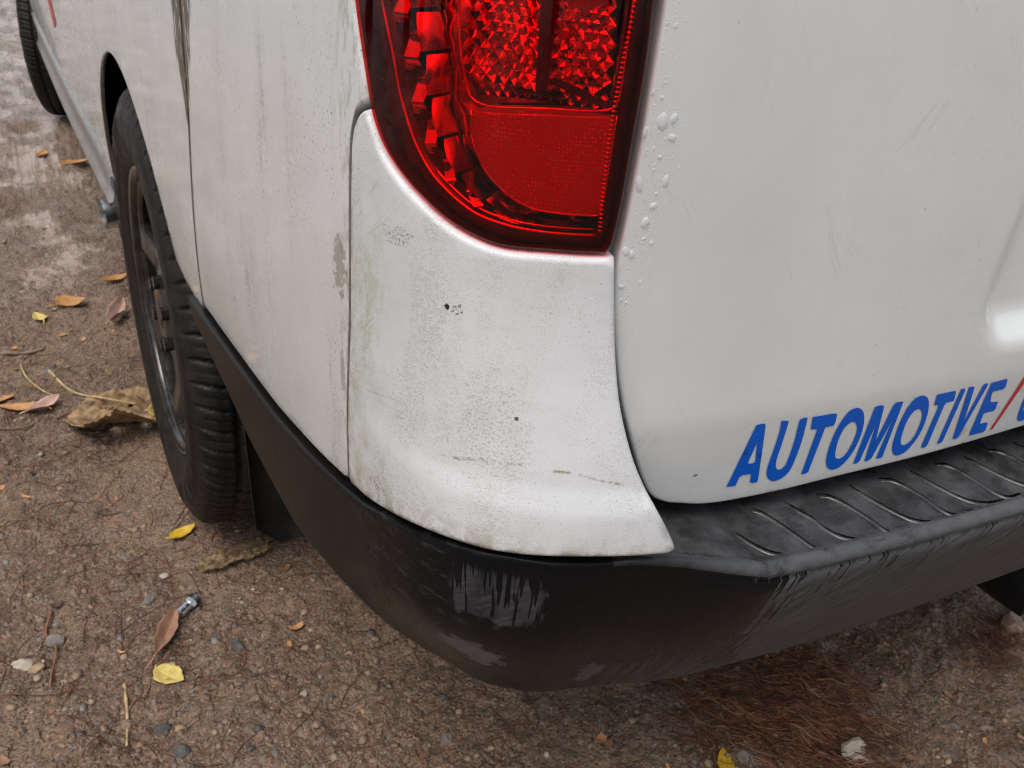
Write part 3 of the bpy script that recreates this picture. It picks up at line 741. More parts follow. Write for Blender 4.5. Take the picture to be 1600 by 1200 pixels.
# --- rear wing with the wheel arch
AC, AZ, AR = .04, .35, .366
def y2s(y): return -y-.963
th = np.linspace(rad(-8), rad(150), 60)
arch = np.stack([y2s(AC+AR*np.cos(th)), AZ+AR*np.sin(th)], -1)    # front to rear over the top
arch = arch[(arch[:, 1] > .33)]
arch = arch[arch[:, 0] < -.60]
zz2 = np.linspace(.528, 1.75, 50)
rearE = np.stack([seam_s(zz2)-.0030, zz2], -1)
rearE[0] = (seam_s(.528)-.003, .5235)
zz3 = np.linspace(1.75, .47, 30)
frontE = np.stack([np.full(30, -1.462)+.0*zz3, zz3], -1)
wing = np.vstack([frontE, A_([(-1.462, .44), (-1.375, .42)]), arch, A_([(-.640, .524), (-.60, .5235)]), rearE])
link('rear_wing', surf_mesh('rear_wing', wing, off_body, 0, .016, .0022, .004, step=.007), van, M_SIDE)

# --- doors and front wing on the left
def rect(s0, s1, z0, z1, n=16):
    return np.vstack([np.stack([np.full(n, s0), np.linspace(z1, z0, n)], -1), np.stack([np.linspace(s0, s1, n*2)[1:], np.full(n*2-1, z0)], -1),
                      np.stack([np.full(n-1, s1), np.linspace(z0, z1, n)[1:]], -1), np.stack([np.linspace(s1, s0, n*2)[1:-1], np.full(n*2-2, z1)], -1)])
sd_ = link('sliding_door', surf_mesh('sliding_door', rect(-2.56, -1.467, .475, 1.75), off_body, 0, .03, .006, .016, step=.012), van, M_SIDE)
fd_ = link('front_door', surf_mesh('front_door', rect(-3.70, -2.566, .455, 1.75), off_body, 0, .04, .006, .016, step=.02), van, M_SIDE)
th2 = np.linspace(rad(0), rad(180), 40)
arch2 = np.stack([y2s(3.06+.385*np.cos(th2[::-1])), .35+.375*np.sin(th2)], -1)[::-1]
fw = np.vstack([A_([(-5.2, 1.15), (-5.2, .42), (-4.47, .42)]), arch2[::-1][::1] if arch2[0, 0] > arch2[-1, 0] else arch2, A_([(-3.706, .42), (-3.706, 1.15)])])
link('front_wing', surf_mesh('front_wing', fw, off_body, 0, .05, .006, .016, step=.03), van, M_SIDE)
# red vinyl flash on the sliding door
fl = A_([(-2.30, .80), (-2.13, .60), (-2.02, .625), (-2.20, .80)])
link('vinyl_flash', surf_mesh('vinyl_flash', fl, off_body, .0012, .03, 0, 0, step=.02), sd_, M_RED)

# --- grey sill moulding under the doors
ssl = np.linspace(-4.0, -1.385, 120)
zt_ = np.interp(ssl, [-4.0, -2.4, -1.46, -1.385], [.445, .468, .468, .44])
zb_ = np.interp(ssl, [-4.0, -3.4, -2.1, -1.385], [.33, .335, .375, .385])
prof = [(0.0, -.02), (0.0, .004), (.25, .006), (.6, .004), (.86, .010), (.93, .018), (1.0, .018), (1.03, .010), (1.03, -.05)]
V = []
for s_, a, b in zip(ssl, zt_, zb_):
    for t_, o_ in prof:
        V.append(pos(s_, a+(b-a)*t_, off_body, o_))
link('sill', mk('sill', V, grid_faces(len(ssl), len(prof))), van, M_SILL)

# --- the far side, roof and dark inside, so that the van is a whole body
sR = float(_L[-1])
far = rect(_L[-1]-4.9, 0, 0, 0) if False else None
sfar = np.linspace(1.75, sR-.05, 90); zfar = np.linspace(.50, 1.75, 16)
V = S(*np.meshgrid(sfar, zfar, indexing='ij'), off_body).reshape(-1, 3)
uvf = np.stack([a.ravel() for a in np.meshgrid(sfar, zfar, indexing='ij')], -1)
link('far_side_panel', mk('far_side_panel', V, grid_faces(len(sfar), len(zfar)), uvf), van, M_SIDE)
srf = np.linspace(-4.4, sR-.5, 160)
ring0 = S(srf, np.full(160, 1.753), off_body); rings_ = [ring0]
for k, (f_, dz) in enumerate(((.97, .05), (.88, .10), (.6, .14), (.0, .155))):
    c = np.array([0, 1.2, 0]); q = ring0.copy(); q[:, 0] = q[:, 0]*f_; q[:, 1] = 1.2+(q[:, 1]-1.2)*(1-(1-f_)*.5); q[:, 2] = 1.753+dz; rings_.append(q)
V = np.stack(rings_, 1).reshape(-1, 3)
link('roof', mk('roof', V, grid_faces(160, 5, False), np.stack([V[:, 0], V[:, 1]], -1)), van, M_SIDE)
def inner(name, s0, s1, z0, z1, sh, n=120):
    a, b = np.meshgrid(np.linspace(s0, s1, n), np.linspace(z0, z1, 14), indexing='ij')
    V = S(a, b, lambda s, z: off_body(s, z)*0+sh-.02*np.maximum(z-1.0, 0)*5).reshape(-1, 3)
    return V, grid_faces(n, 14)
link('inner_body', mk('inner_body', *join_parts([inner('', -.46, 1.75, .50, 1.74, -.060), inner('', -4.6, -.46, .74, 1.74, -.05), inner('', -3.7, -1.42, .45, .74, -.05)])), van, M_BLACK)
link('underbody', mk('underbody', *join_parts([box(-.72, .72, -.86, 4.2, .40, .56), box(-.58, .58, -.78, 3.9, .26, .40)]), smooth=False), van, M_BLACK)
# dark liners inside both left wheel arches
def liner(yc, R_):
    n = 40; t_ = np.linspace(rad(-15), rad(150), n); xs = np.array([-.905, -.86, -.70, -.60])
    V = np.array([(x, yc+R_*math.cos(a), .35+R_*math.sin(a)) for a in t_ for x in xs])
    c = len(V); V2 = np.vstack([V, [(-.60, yc, .35)]])
    F_ = [tuple(f) for f in grid_faces(n, 4)]+[(i*4+3, (i+1)*4+3, c) for i in range(n-1)]
    return V2, F_
link('wheel_arch_liner', mk('wheel_arch_liner', *liner(AC, .385)), van, M_BLACK)
link('wheel_arch_liner', mk('wheel_arch_liner', *liner(3.06, .405)), van, M_BLACK)

# --- tailgate with number-plate recess
def gate_disp(s, z):
    # rounded box the plate sits in
    cx, hx, cz, hz, rr = .86, .500, .800, .088, .035
    # its left edge leans outwards towards the foot
    qx = np.abs(s-cx-.0*(z-.8))-hx+rr; qz = np.abs(z-cz)-hz+rr
    d = np.hypot(np.maximum(qx, 0), np.maximum(qz, 0))+np.minimum(np.maximum(qx, qz), 0)-rr
    return -.013*ss(.009, -.013, d)
gl = spline(GATE_L, 6)
gb = spline(GATE_B, 6)
sg_r = 1.58
gate = np.vstack([A_([(gl[0, 0]-.001, 1.12)]), gl, gb, A_([(.60, .6225), (1.0, .6235), (1.45, .620), (1.52, .625), (1.56, .66), (1.585, .75), (1.585, 1.12)])])
gate_o = link('tailgate', surf_mesh('tailgate', gate, off_gate, 0, .0075, .0026, .020, step=.005, disp=gate_disp), van, M_GATE)
link('rear_window', surf_mesh('rear_window', rect(.085, 1.58, 1.126, 1.74), off_gate, 0, .05, .004, .01, step=.02), van, simple('tinted_glass', (.01, .012, .012), .04))

# letters of the vinyl lettering: each a thin film on the tailgate
def film(name, poly, holes, mat, parent):
    me = surf_mesh(name, A_(poly), off_gate, .0005, .02, 0, 0, holes=[A_(h) for h in holes], step=.0035)
    return link(name, me, parent, mat)
def rounded(poly): return resample(np.vstack([poly, poly[:1]]), .003)
def sm(poly):
    p = A_(poly); q = spline(np.vstack([p, p[:1]]), 4)[:-1]; return q
for key, (outp, hol) in LETTERS.items():
    curved = key[0] in 'OC'
    o_ = sm(outp) if curved else A_(outp)
    h_ = [sm(h) if curved else A_(h) for h in hol]
    if key == 'U':
        p = A_(outp); o_ = np.vstack([p[0:1], p[1:2], spline(p[2:9], 3), p[9:10], spline(p[10:], 3)])
    film('slash_mark' if key == 'slash' else 'letter', o_, h_, M_RED if key == 'slash' else M_BLUE, gate_o)

# rain drops clinging to the tailgate beside the lamp
M_WATER = NT('rain_drop')
_tr = M_WATER.n('BsdfTransparent', ins={0: (.97, .97, .97)}); _gl = M_WATER.n('BsdfGlossy', ins={'Roughness': .02}); _fr = M_WATER.n('Fresnel', ins={'IOR': 1.33}); _mx = M_WATER.n('MixShader')
M_WATER.put(_mx, 0, M_WATER.math('MULTIPLY', _fr.outputs[0], M_WATER.math('SUBTRACT', 1.0, M_WATER.n('NewGeometry').outputs['Backfacing']))); M_WATER.put(_mx, 1, _tr); M_WATER.put(_mx, 2, _gl); _df = M_WATER.n('BsdfDiffuse', ins={0: (.86, .88, .90)}); _m2 = M_WATER.n('MixShader', ins={0: .42}); M_WATER.put(_m2, 1, _mx.outputs[0]); M_WATER.put(_m2, 2, _df.outputs[0]); M_WATER.t.links.new(_m2.outputs[0], M_WATER.out.inputs[0]); M_WATER = M_WATER.mat  # white diffuse share stands in for light gathered by the drops
def dome_arr(R_, asp, hgt, rot, seed):
    r_ = random.Random(seed); n = 12; V = [(0, 0, hgt)]; F_ = []
    rr = [1+.18*math.sin(2*(k/n*2*math.pi)+seed)+r_.uniform(-.06, .06) for k in range(n)]
    for q in (.45, .8, 1.0):
        for k in range(n):
            a = k/n*2*math.pi; x = math.cos(a)*R_*q*rr[k]; y = math.sin(a)*R_*q*asp*rr[k]
            V.append((x*math.cos(rot)-y*math.sin(rot), x*math.sin(rot)+y*math.cos(rot), hgt*(math.sqrt(max(0, 1-q*q)) if q < 1 else -.05)))
    F_ += [(0, 1+k, 1+(k+1) % n) for k in range(n)]
    for q in range(2):
        for k in range(n):
            a = 1+q*n+k; b = 1+q*n+(k+1) % n; F_.append((a, a+n, b+n, b))
    return np.array(V), F_
def onto(V, s, z, off, sh=0.0):
    p = pos(s, z, off, sh); n_ = nrm(np.array([s]))[0]; t_ = np.array([-n_[1], n_[0], 0])
    return p+V[:, :1]*t_+V[:, 1:2]*np.array([0, 0, 1.])+V[:, 2:]*np.array([n_[0], n_[1], 0])
big = [(.0929, .855, 2.6, 1.2), (.0873, .8534, 3.4, 1.9), (.0937, .8462, 2.4, 1.3), (.0794, .8483, 1.9, 2.0), (.0943, .8256, 2.6, 1.5), (.0806, .824, 3.0, 1.6), (.0897, .8133, 2.4, 1.1), (.087, .8049, 2.9, 1.4),
       (.0924, .7943, 1.6, 1.4), (.0788, .7901, 2.6, 1.4), (.0825, .7884, 2.5, 1.1), (.0896, .7738, 1.1, 1.2), (.0861, .8946, 1.2, 1.5), (.0819, .8952, 1.0, 1.3), (.0878, .7967, 1.4, 1.0), (.0795, .7713, 2.2, .8),
       (.0890, .8370, 1.5, 1.0), (.0850, .8640, 1.6, .7), (.0805, .7640, 1.6, .8), (.0835, .7625, 1.4, .7), (.0905, .8195, 1.3, 1.0), (.0800, .8660, 1.2, 1.8), (.0870, .8310, 1.4, .8), (.0850, .8410, 1.0, 1.0)]
for k, (s_, z_, r_, a_) in enumerate(big):
    V, F_ = dome_arr(r_*.00074, a_, r_*.00032, RNG.uniform(-.4, .4), k)
    link('water_drop', mk('water_drop', onto(V, s_, z_, off_gate), F_), gate_o, M_WATER)
parts = []
for k in range(300):
    c = big[RNG.integers(len(big))]
    s_ = min(max(c[0]+RNG.normal(0, .0045), .0815 if c[1] > .78 else .082), .112); z_ = c[1]+RNG.normal(0, .010)
    V, F_ = dome_arr(RNG.uniform(.00025, .00055), RNG.uniform(.8, 1.4), RNG.uniform(.00010, .00018), RNG.uniform(-.5, .5), k+90)
    parts.append((onto(V, s_, z_, off_gate), F_))
ms = link('fine_rain', mk('fine_rain', *join_parts(parts)), gate_o, M_WATER); ms['kind'] = 'stuff'

# --- tail lamp
ll = spline(LAMP_L, 6); lr = spline(LAMP_R, 6)-A_([.0024, 0]); ll[-1, 0] -= .0024
lamp_poly = np.vstack([A_([(ll[0, 0]-.006, .985)]), ll, lr, A_([(lr[-1, 0]-.002, .985)])])
lamp = link('tail_lamp', surf_mesh('tail_lamp', lamp_poly, off_body, .0015, .006, .0035, .004, step=.004), van, M_LENS)
lamp['label'] = 'red tail lamp wrapped round the rear corner of the van'
def shrink(poly, d): return inset(resample(np.vstack([poly, poly[:1]]), .004)[:-1], d)
lp2 = shrink(lamp_poly, .0018); lp3 = shrink(lamp_poly, .0009)
hs = surf_mesh('lamp_housing', lp2, off_body, -.030, .008, 0, 0, step=.005)
link('lamp_housing', hs, lamp, M_CHROME2)
# wall of the housing
n_ = len(lp3); V = np.vstack([S(lp3[:, 0], lp3[:, 1], lambda s, z: off_body(s, z)-.0014), S(lp3[:, 0], lp3[:, 1], lambda s, z: off_body(s, z)-.032)])
link('lamp_rim', mk('lamp_rim', V, [(i, (i+1) % n_, n_+(i+1) % n_, n_+i) for i in range(n_)]), lamp, M_BEZEL)
ln = spline(LINE, 8); rs = spline(RIBSTRIP, 6)
hole = np.vstack([A_([(ln[0, 0]-.004, .972)]), ln, A_([(rs[-1, 0]-.0008, ln[-1, 1])]), rs[::-1], A_([(rs[0, 0], .972)])])
link('lamp_bezel', surf_mesh('lamp_bezel', lp2, off_body, -.007, .008, .0, .010, holes=[hole], step=.005), lamp, M_BEZEL)
def stube(line, off, sh, r, n=6): return tube([pos(a, b, off, sh) for a, b in resample(line, .004)], r, n)
link('lamp_piping', mk('lamp_piping', *join_parts([stube(ln, off_body, -.0065, .0008), stube(np.vstack([ln[-40:]-A_([0, -.0022])]), off_body, -.009, .0006)])), lamp, M_CHROME)
parts = []
for a, b in resample(rs, .0021):
    p0 = pos(a-.0016, b, off_body, -.0045); p1 = pos(a+.0014, b, off_body, -.0045); parts.append(tube([p0, p1], .0005, 5))
link('ribbed_edge', mk('ribbed_edge', *join_parts(parts)), lamp, M_CHROME)
# stepped reflectors that climb the outer edge, one object per step
inr = spline(INNER, 8)
def at(line, t_):
    d = np.r_[0, np.cumsum(np.linalg.norm(np.diff(line, axis=0), axis=1))]; d /= d[-1]
    return A_([np.interp(t_, d, line[:, 0]), np.interp(t_, d, line[:, 1])])
NS = 9
def zig(t_, col):
    # each step: a bright shelf that leans out towards its foot, then a plain face that falls back
    return [0.040, 0.0, 0.008, 0.020, 0.026][col]+t_
for k in range(-1, 6):
    t0, t1 = k/NS+.03, (k+1)/NS+.03
    tm = t0+(t1-t0)*.54
    for part, (ta, tb, da, db) in enumerate(((t0, tm, -.0036, .0034), (tm, t1, .0034, -.0036))):
        V = []
        for q, (tt, dd) in enumerate(((ta, da), (ta+(tb-ta)*.08, da*.95), (tb-(tb-ta)*.08, db*.95), (tb, db))):
            for col, (wq, dp) in enumerate(((1.0, -.0150), (.70, -.0105), (.36, -.0125))):
                a = at(ln, min(max(zig(tt, col), 0), 1)); c = at(inr, min(max(zig(tt, col), 0), 1))
                V.append(pos(*(a*wq+c*(1-wq)), off_body, dp+dd))
        link('step_reflector', mk('step_reflector', V, grid_faces(4, 3), smooth=False), lamp, M_CHROME)
    # rounded pod beside each step
    V = []
    for u_ in np.linspace(0, 1, 7):
        tt = t0+(t1-t0)*(.30+1.0*u_)
        for v_ in np.linspace(0, 1, 6):
            wq = .36-.36*v_; a = at(ln, min(max(tt+.015, 0), 1)); c = at(inr, min(max(tt+.015, 0), 1))
            V.append(pos(*(a*wq+c*(1-wq)), off_body, -.0140-.011*v_+.0030*math.sin(math.pi*min(u_*1.0, 1))*math.sin(math.pi*(.15+.8*v_))+.004*(u_-.5)))
    link('pod_reflector', mk('pod_reflector', V, grid_faces(7, 6)), lamp, M_CHROME2)
# plain curved trough that carries the steps on along the bottom
V = []
tt_ = np.linspace(.70, 1.0, 40)
for t_ in tt_:
    a = at(ln, t_); c = at(inr, t_)
    for wq, dp in ((1.0, -.013), (.8, -.0095), (.62, -.0130), (.40, -.0100), (.38, -.020), (0.0, -.026)):
        V.append(pos(*(a*wq+c*(1-wq)), off_body, dp))
link('trough_reflector', mk('trough_reflector', V, grid_faces(40, 6), smooth=False), lamp, M_CHROME)
# smooth reflector sheet between the steps and the inner lamps
crv = spline(INNER, 8); rfx = A_(REFLEX)
sw = np.vstack([A_([(inr[0, 0]+.001, .965)]), inr+A_([.0008, .0008]), A_([(.0640, .800), (.064, .807)]), A_([(.0443, .8070), (.028, .8083), (.0141, .8140), (.0029, .8230), (-.0055, .8355), (-.0085, .850), (-.018, .848), (-.0225, .879), (-.025, .906), (-.026, .965)])])
link('swept_reflector', surf_mesh('swept_reflector', sw, off_body, -.026, .004, .006, .006, step=.003,
     disp=lambda s, z: .006*np.sin(s*160+z*60)+.004*fbm(s*110, z*70, 2, 5)), lamp, M_CHROME2)
# reflex panel and its bright frame
rp = np.vstack([spline(rfx[:7], 5), rfx[7:]])
link('reflex_panel', surf_mesh('reflex_panel', rp, off_body, -.005, .004, .0012, .020, step=.003), lamp, M_REFLEX)
link('reflex_piping', mk('reflex_piping', *join_parts([stube(rp[:-1], off_body, -.0050, .00055, 5),
      stube(spline([(-.020, .935), (-.0165, .879), (-.0105, .8600), (-.0075, .8555), (-.001, .8535), (.03, .8555), (.058, .857), (.0635, .859), (.0645, .864), (.0640, .935)], 6), off_body, -.0048, .0006, 5)])), lamp, M_CHROME)
# two crystal reflectors made of little facets
def crystal(s0, s1, z0, z1, sc, w, seed, cell=.0074):
    r_ = random.Random(seed); V = []; F_ = []
    ns = max(1, int(round((s1-s0)/cell))); nz = max(1, int(round((z1-z0)/cell)))
    cs_ = (s1-s0)/ns; cz_ = (z1-z0)/nz
    def base(s, z): return -.0120-.012*(1-min(1, abs(s-sc)/w)**2)-.62*max(z-.884, 0)-.35*max(.866-z, 0)
    for i in range(ns):
        for j in range(nz):
            a, b = s0+i*cs_, z0+j*cz_
            k = len(V); dp = .0021
            sg = 1
            ring = [(0, 0), (.5, 0), (1, 0), (1, .5), (1, 1), (.5, 1), (0, 1), (0, .5)]
            for n__, (u_, v_) in enumerate(ring):
                x, y = a+u_*cs_*.97, b+v_*cz_*.97
                V.append(pos(x, y, off_body, base(x, y)+(dp*r_.uniform(.75, .9) if n__ % 2 == 0 else -dp*r_.uniform(.6, .85))))
            x, y = a+cs_*(.5+r_.uniform(-.03, .03)), b+cz_*(.5+r_.uniform(-.03, .03))
            V.append(pos(x, y, off_body, base(x, y)+dp*sg*r_.uniform(.85, 1.1)))
            for q in range(8): F_.append((k+q, k+(q+1) % 8, k+8))
    return np.array(V), F_
link('crystal_reflector', mk('crystal_reflector', *crystal(-.0205, .0235, .8605, .960, .002, .024, 3), smooth=False), lamp, M_CHROME)
link('crystal_reflector', mk('crystal_reflector', *crystal(.0300, .0630, .8605, .960, .047, .022, 4), smooth=False), lamp, M_CHROME)
# a bulb shield between the two, and the slanting strut below
def slab(poly, sh0, sh1):
    p = A_(poly); n = len(p); V = np.vstack([[pos(a, b, off_body, sh0) for a, b in p], [pos(a, b, off_body, sh1) for a, b in p]])
    return V, [tuple(range(n)), tuple(range(n, 2*n))[::-1]]+[(i, n+i, n+(i+1) % n, (i+1) % n) for i in range(n)]
link('bulb_shield', mk('bulb_shield', *slab([(.0235, .862), (.0300, .862), (.0318, .965), (.0200, .965)], -.012, -.03), smooth=False), lamp, M_BEZEL)
link('lamp_strut', mk('lamp_strut', *slab([(.030, .8665), (.0335, .8690), (.0628, .8590), (.0628, .8560)], -.007, -.012), smooth=False), lamp, M_BEZEL)
link('lower_crystal', mk('lower_crystal', *crystal(-.0150, .0630, .8545, .8610, .02, .05, 9, .0065), smooth=False), lamp, M_CHROME2)

# --- bumper: one swept profile
sb = np.r_[np.linspace(-.575, -.20, 90), np.linspace(-.20, .45, 220)[1:], np.linspace(.45, 1.80, 130)[1:]]
V = []; UV = []; nface = 30; npf = None
for s_ in sb:
    zt0 = float(zt(s_)); zb0 = float(zb(s_))
    if s_ < -.42: zb0 = float(np.interp(s_, [-.575, -.42], [.512, .486]))
    r_ = .0035+.0038*float(ss(.08, .20, s_))
    ob = lambda z: float(off_bump(np.array(s_), np.array(z)))
    P = []
    P.append((ob(zb0)-.05, zb0+.018)); P.append((ob(zb0)-.010, zb0+.0005)); P.append((ob(zb0)-.004, zb0))
    rear = float(ss(.13, .17, s_))
    for k in range(nface):
        z = zb0+.003+(zt0-r_-zb0-.003)*k/(nface-1); P.append((ob(z), z))
    # fine parting groove under the rim (rear only)
    top = ob(zt0-r_)
    zg = zt0-r_*1.6
    P[-1] = (top, zt0-r_)
    g = .0022*rear
    P[-2] = (ob(zg)-g, zg); P[-3] = (ob(zg-.0016), zg-.0016)
    for k in range(1, 7):
        a = math.pi/2*k/6; P.append((top-r_+r_*math.cos(a), zt0-r_+r_*math.sin(a)))
    led = float(ss(.095, .15, s_))
    dip = .0016*led
    P.append((top-r_-.004, zt0-.0004-dip*.6)); P.append((top-r_-.008, zt0-.0006-dip))
    wid = -.025*(1-led)+(-.115)*led
    e = top-r_-.008
    for k in range(1, 6):
        P.append((e+(wid-top)*k/5*1.0, zt0-.0006-dip+.002*k/5*led))
    P.append((e+(wid-top), zt0-.05))
    npf = len(P)
    for o_, z in P:
        V.append(pos(s_, z, lambda a, b: np.zeros_like(a), o_)); UV.append((s_, z))
bump_o = link('bumper', mk('bumper', V, grid_faces(len(sb), npf), UV), van, M_BUMP)
bump_o.data.materials.append(M_STEP); bump_o.data.materials.append(M_RIM_WORN_SHEEN)
mi = np.zeros(len(bump_o.data.polygons), np.int32)
cols = np.tile(np.arange(npf-1), len(sb)-1); srow = np.repeat(sb[:-1], npf-1)
mi[(cols >= 3+nface+2) & (srow > .085)] = 1
mi[(cols >= 3+nface-1) & (cols <= 3+nface+4) & (srow > .085)] = 2
bump_o.data.polygons.foreach_set('material_index', mi)
bump_o['label'] = 'black plastic step bumper, wet and streaked with dry dust'

# raised tread ribs on the step
def led_z(x, y):
    return .5975
ribl = [spline(r, 8) for r in RIBS]
dx = RIBS[6][0][0]-RIBS[4][0][0]; dy = RIBS[6][0][1]-RIBS[4][0][1]
for k in range(8, 14):
    b = ribl[6 if k % 2 == 0 else 7]; m_ = (k-6)//2
    ribl.append(b+A_([dx*m_, dy*m_+.0012*m_]))
for r in ribl:
    r = resample(r, .004)
    rr = np.full(len(r), .0021); rr[:2] *= .6; rr[-1] *= .6
    d = np.linalg.norm(np.diff(r, axis=0), axis=1).sum()
    V_, F_ = tube(np.c_[r, np.full(len(r), .5938)], rr, 6)
    nb_ = len(F_); q_ = r+A_([.0016, .0026]); V2_, F2_ = tube(np.c_[q_, np.full(len(r), .5943)], rr*.55, 5)
    me_ = mk('tread_rib', *join_parts([(V_, F_), (V2_, F2_)])); me_.materials.append(M_STEP); me_.materials.append(M_BLACK)
    for p_ in list(me_.polygons)[nb_:]: p_.material_index = 1
    link('tread_rib', me_, bump_o)

# --- wheels
def tyre_mesh():
    N = 64; na = N*14
    prof = [(-.900, .222), (-.909, .232), (-.9165, .250), (-.9190, .262), (-.9205, .264), (-.9215, .280), (-.9215, .296), (-.9200, .306), (-.9175, .308), (-.9150, .318), (-.9110, .327), (-.9060, .334), (-.9000, .3385), (-.8940, .3412)]
    tread = np.linspace(-.890, -.735, 40)
    prof += [(x, .3455-.10*abs((x+.8125)/.0775)**2*.022-.0006) for x in tread]
    half = [(-.8125-(x+.8125)*1.0, r) for x, r in prof[:14]][::-1]
    prof += [(x*1.0, r) for x, r in half]
    P = A_(prof); a = np.arange(na)/na*2*math.pi
    X = np.repeat(P[None, :, 0], na, 0).copy(); R_ = np.repeat(P[None, :, 1], na, 0).copy()
    ph = (np.arange(na) % 14)
    u = (P[:, 0]+.8125)/.0975
    for c in (-.52, -.17, .17, .52):
        R_ -= .0075*(np.abs(u-c) < .045)[None, :]
    php = (np.arange(na)[:, None]+np.round(np.abs(u)*9).astype(int)[None, :]) % 14
    lat = (php < 2) & ((np.abs(u) > .55) & (P[:, 1] > .325))[None, :]
    R_ -= .0065*lat
    lat2 = (((np.arange(na)[:, None]+5-np.round(u*8).astype(int)[None, :]) % 14) < 2) & ((np.abs(u) < .50) & (np.abs(u) > .20))[None, :]
    R_ -= .0050*lat2
    sip = ((php == 7) & ((np.abs(u) > .56) & (P[:, 1] > .333))[None, :]); R_ -= .0022*sip
    X += (.003*lat)*np.where(u < 0, 1, -1)[None, :]
    # raised moulding on the sidewall
    blk = (np.sin(a*23)+np.sin(a*41+1)) > .35
    seg = (np.sin(a*2+.6) > .35)
    zone = (P[:, 1] > .274) & (P[:, 1] < .300) & (P[:, 0] < -.9)
    X -= .0020*(blk & seg)[:, None]*zone[None, :]
    V = np.stack([X, R_*np.cos(a)[:, None], R_*np.sin(a)[:, None]], -1).reshape(-1, 3)
    return mk('tyre', V, grid_faces(na, len(P), True, True))
def rim_meshes():
    # face: dished disc with window holes between twisted spokes
    NW = 7; outer = A_([(.216*math.cos(t_), .216*math.sin(t_)) for t_ in np.linspace(0, 2*math.pi, 120, endpoint=False)])
    holes = []
    for k in range(NW):
        a0 = math.pi/2+k*2*math.pi/NW
        pts = []
        for (r_, da) in ((.199, -.30), (.204, -.10), (.204, .12), (.198, .29), (.160, .24), (.128, .18), (.106, .10), (.100, -.06), (.112, -.18), (.145, -.27)):
            aa = a0+da+(.16-r_)*1.1
            pts.append((r_*math.cos(aa), r_*math.sin(aa)))
        holes.append(sm(pts))
    loops = [outer]+holes; pts = []; edges = []; b = 0
    for lp in loops:
        n = len(lp); pts.append(lp); edges += [(b+i, b+(i+1) % n) for i in range(n)]; b += n
    g = np.arange(-.215, .216, .008); gx, gy = np.meshgrid(g, g); G = np.stack([gx.ravel(), gy.ravel()], -1); G = G[np.hypot(G[:, 0], G[:, 1]) < .211]
    dh = np.full(len(G), 9.)
    for h in holes:
        G_in = pip(G, h); dh = np.minimum(dh, np.where(G_in, 0, pdist(G, h)))
    G = G[dh > .003]
    rg = []
    for h in holes:
        t_ = np.roll(h, -1, 0)-np.roll(h, 1, 0); t_ /= np.linalg.norm(t_, axis=1)[:, None]; nn = np.stack([t_[:, 1], -t_[:, 0]], -1); rg += [h+nn*.004]
    vo, _, fo, _, _, _ = delaunay_2d_cdt([Vector(p) for p in np.vstack(pts+rg+[G]).tolist()], edges, [], 0, 1e-7)
    A = A_([(v[0], v[1]) for v in vo]); tri = A_([f for f in fo if len(f) == 3]).astype(int)
    c = A[tri].mean(1); k = np.hypot(c[:, 0], c[:, 1]) < .2155
    for h in holes: k &= ~pip(c, h)
    tri = tri[k]
    d = np.full(len(A), 9.)
    for h in holes: d = np.minimum(d, pdist(A, h))
    rr = np.hypot(A[:, 0], A[:, 1])
    x = -.899+.010*ss(.05, .11, rr)-.011*ss(.13, .205, rr)+.007*(1-np.clip(d/.008, 0, 1))**2-.006*ss(.062, .05, rr)
    V = np.stack([x, A[:, 0], A[:, 1]], -1)
    e1 = np.cross(V[tri[:, 1]]-V[tri[:, 0]], V[tri[:, 2]]-V[tri[:, 0]])[:, 0] > 0
    tri[e1] = tri[e1][:, ::-1]
    V = np.vstack([V]); F_ = [tuple(t) for t in tri]
    # window walls
    for h in holes:
        n = len(h); b = len(V); r_ = np.hypot(h[:, 0], h[:, 1]); x0 = -.899+.010*ss(.05, .11, r_)-.011*ss(.13, .205, r_)+.007
        V = np.vstack([V, np.stack([x0, h[:, 0], h[:, 1]], -1), np.stack([x0+.020, h[:, 0], h[:, 1]], -1)])
        F_ += [(b+i, b+(i+1) % n, b+n+(i+1) % n, b+n+i) for i in range(n)]
    # lip
    prof = [(-.900, .2155), (-.904, .2165), (-.909, .221), (-.9105, .226), (-.906, .2285), (-.890, .226)]
    na = 120; a = np.arange(na)/na*2*math.pi
    L_ = np.array([(x_, r_*math.cos(t_), r_*math.sin(t_)) for t_ in a for x_, r_ in prof])
    face = mk('wheel', *join_parts([(V, F_), (L_, grid_faces(na, len(prof), True, True))]))
    prof = [(-.884, .2150), (-.868, .206), (-.840, .198), (-.72, .192), (-.70, .05)]
    B_ = np.array([(x_, r_*math.cos(t_), r_*math.sin(t_)) for t_ in a for x_, r_ in prof])
    barrel = mk('wheel_barrel', B_, grid_faces(na, len(prof), True))
    prof = [(-.700, .16), (-.86, .16)]
    drum_p = [(-.72, .120), (-.84, .120), (-.846, .112), (-.846, .05)]
    D_ = np.array([(x_, r_*math.cos(t_), r_*math.sin(t_)) for t_ in a for x_, r_ in drum_p])
    drum = mk('brake_drum', D_, grid_faces(na, len(drum_p), True, True))
    cp = [(-.892, .030), (-.902, .029), (-.906, .025), (-.908, .015), (-.9085, .0005)]
    C_ = np.array([(x_, r_*math.cos(t_), r_*math.sin(t_)) for t_ in a[::3] for x_, r_ in cp])
    cap = mk('hub_cap', C_, grid_faces(40, len(cp), True, True))
    V_, F2 = tube([(-.890, 0, 0), (-.910, 0, 0)], .0105, 6); nut = mk('wheel_nut', V_, F2, smooth=False)
    return face, barrel, drum, cap, nut
TY = tyre_mesh(); RM = rim_meshes()
for me, m_ in ((TY, M_RUBBER), (RM[0], M_RIM), (RM[1], M_BARREL), (RM[2], M_BLACK), (RM[3], M_RIM), (RM[4], M_RIM)): me.materials.append(m_)
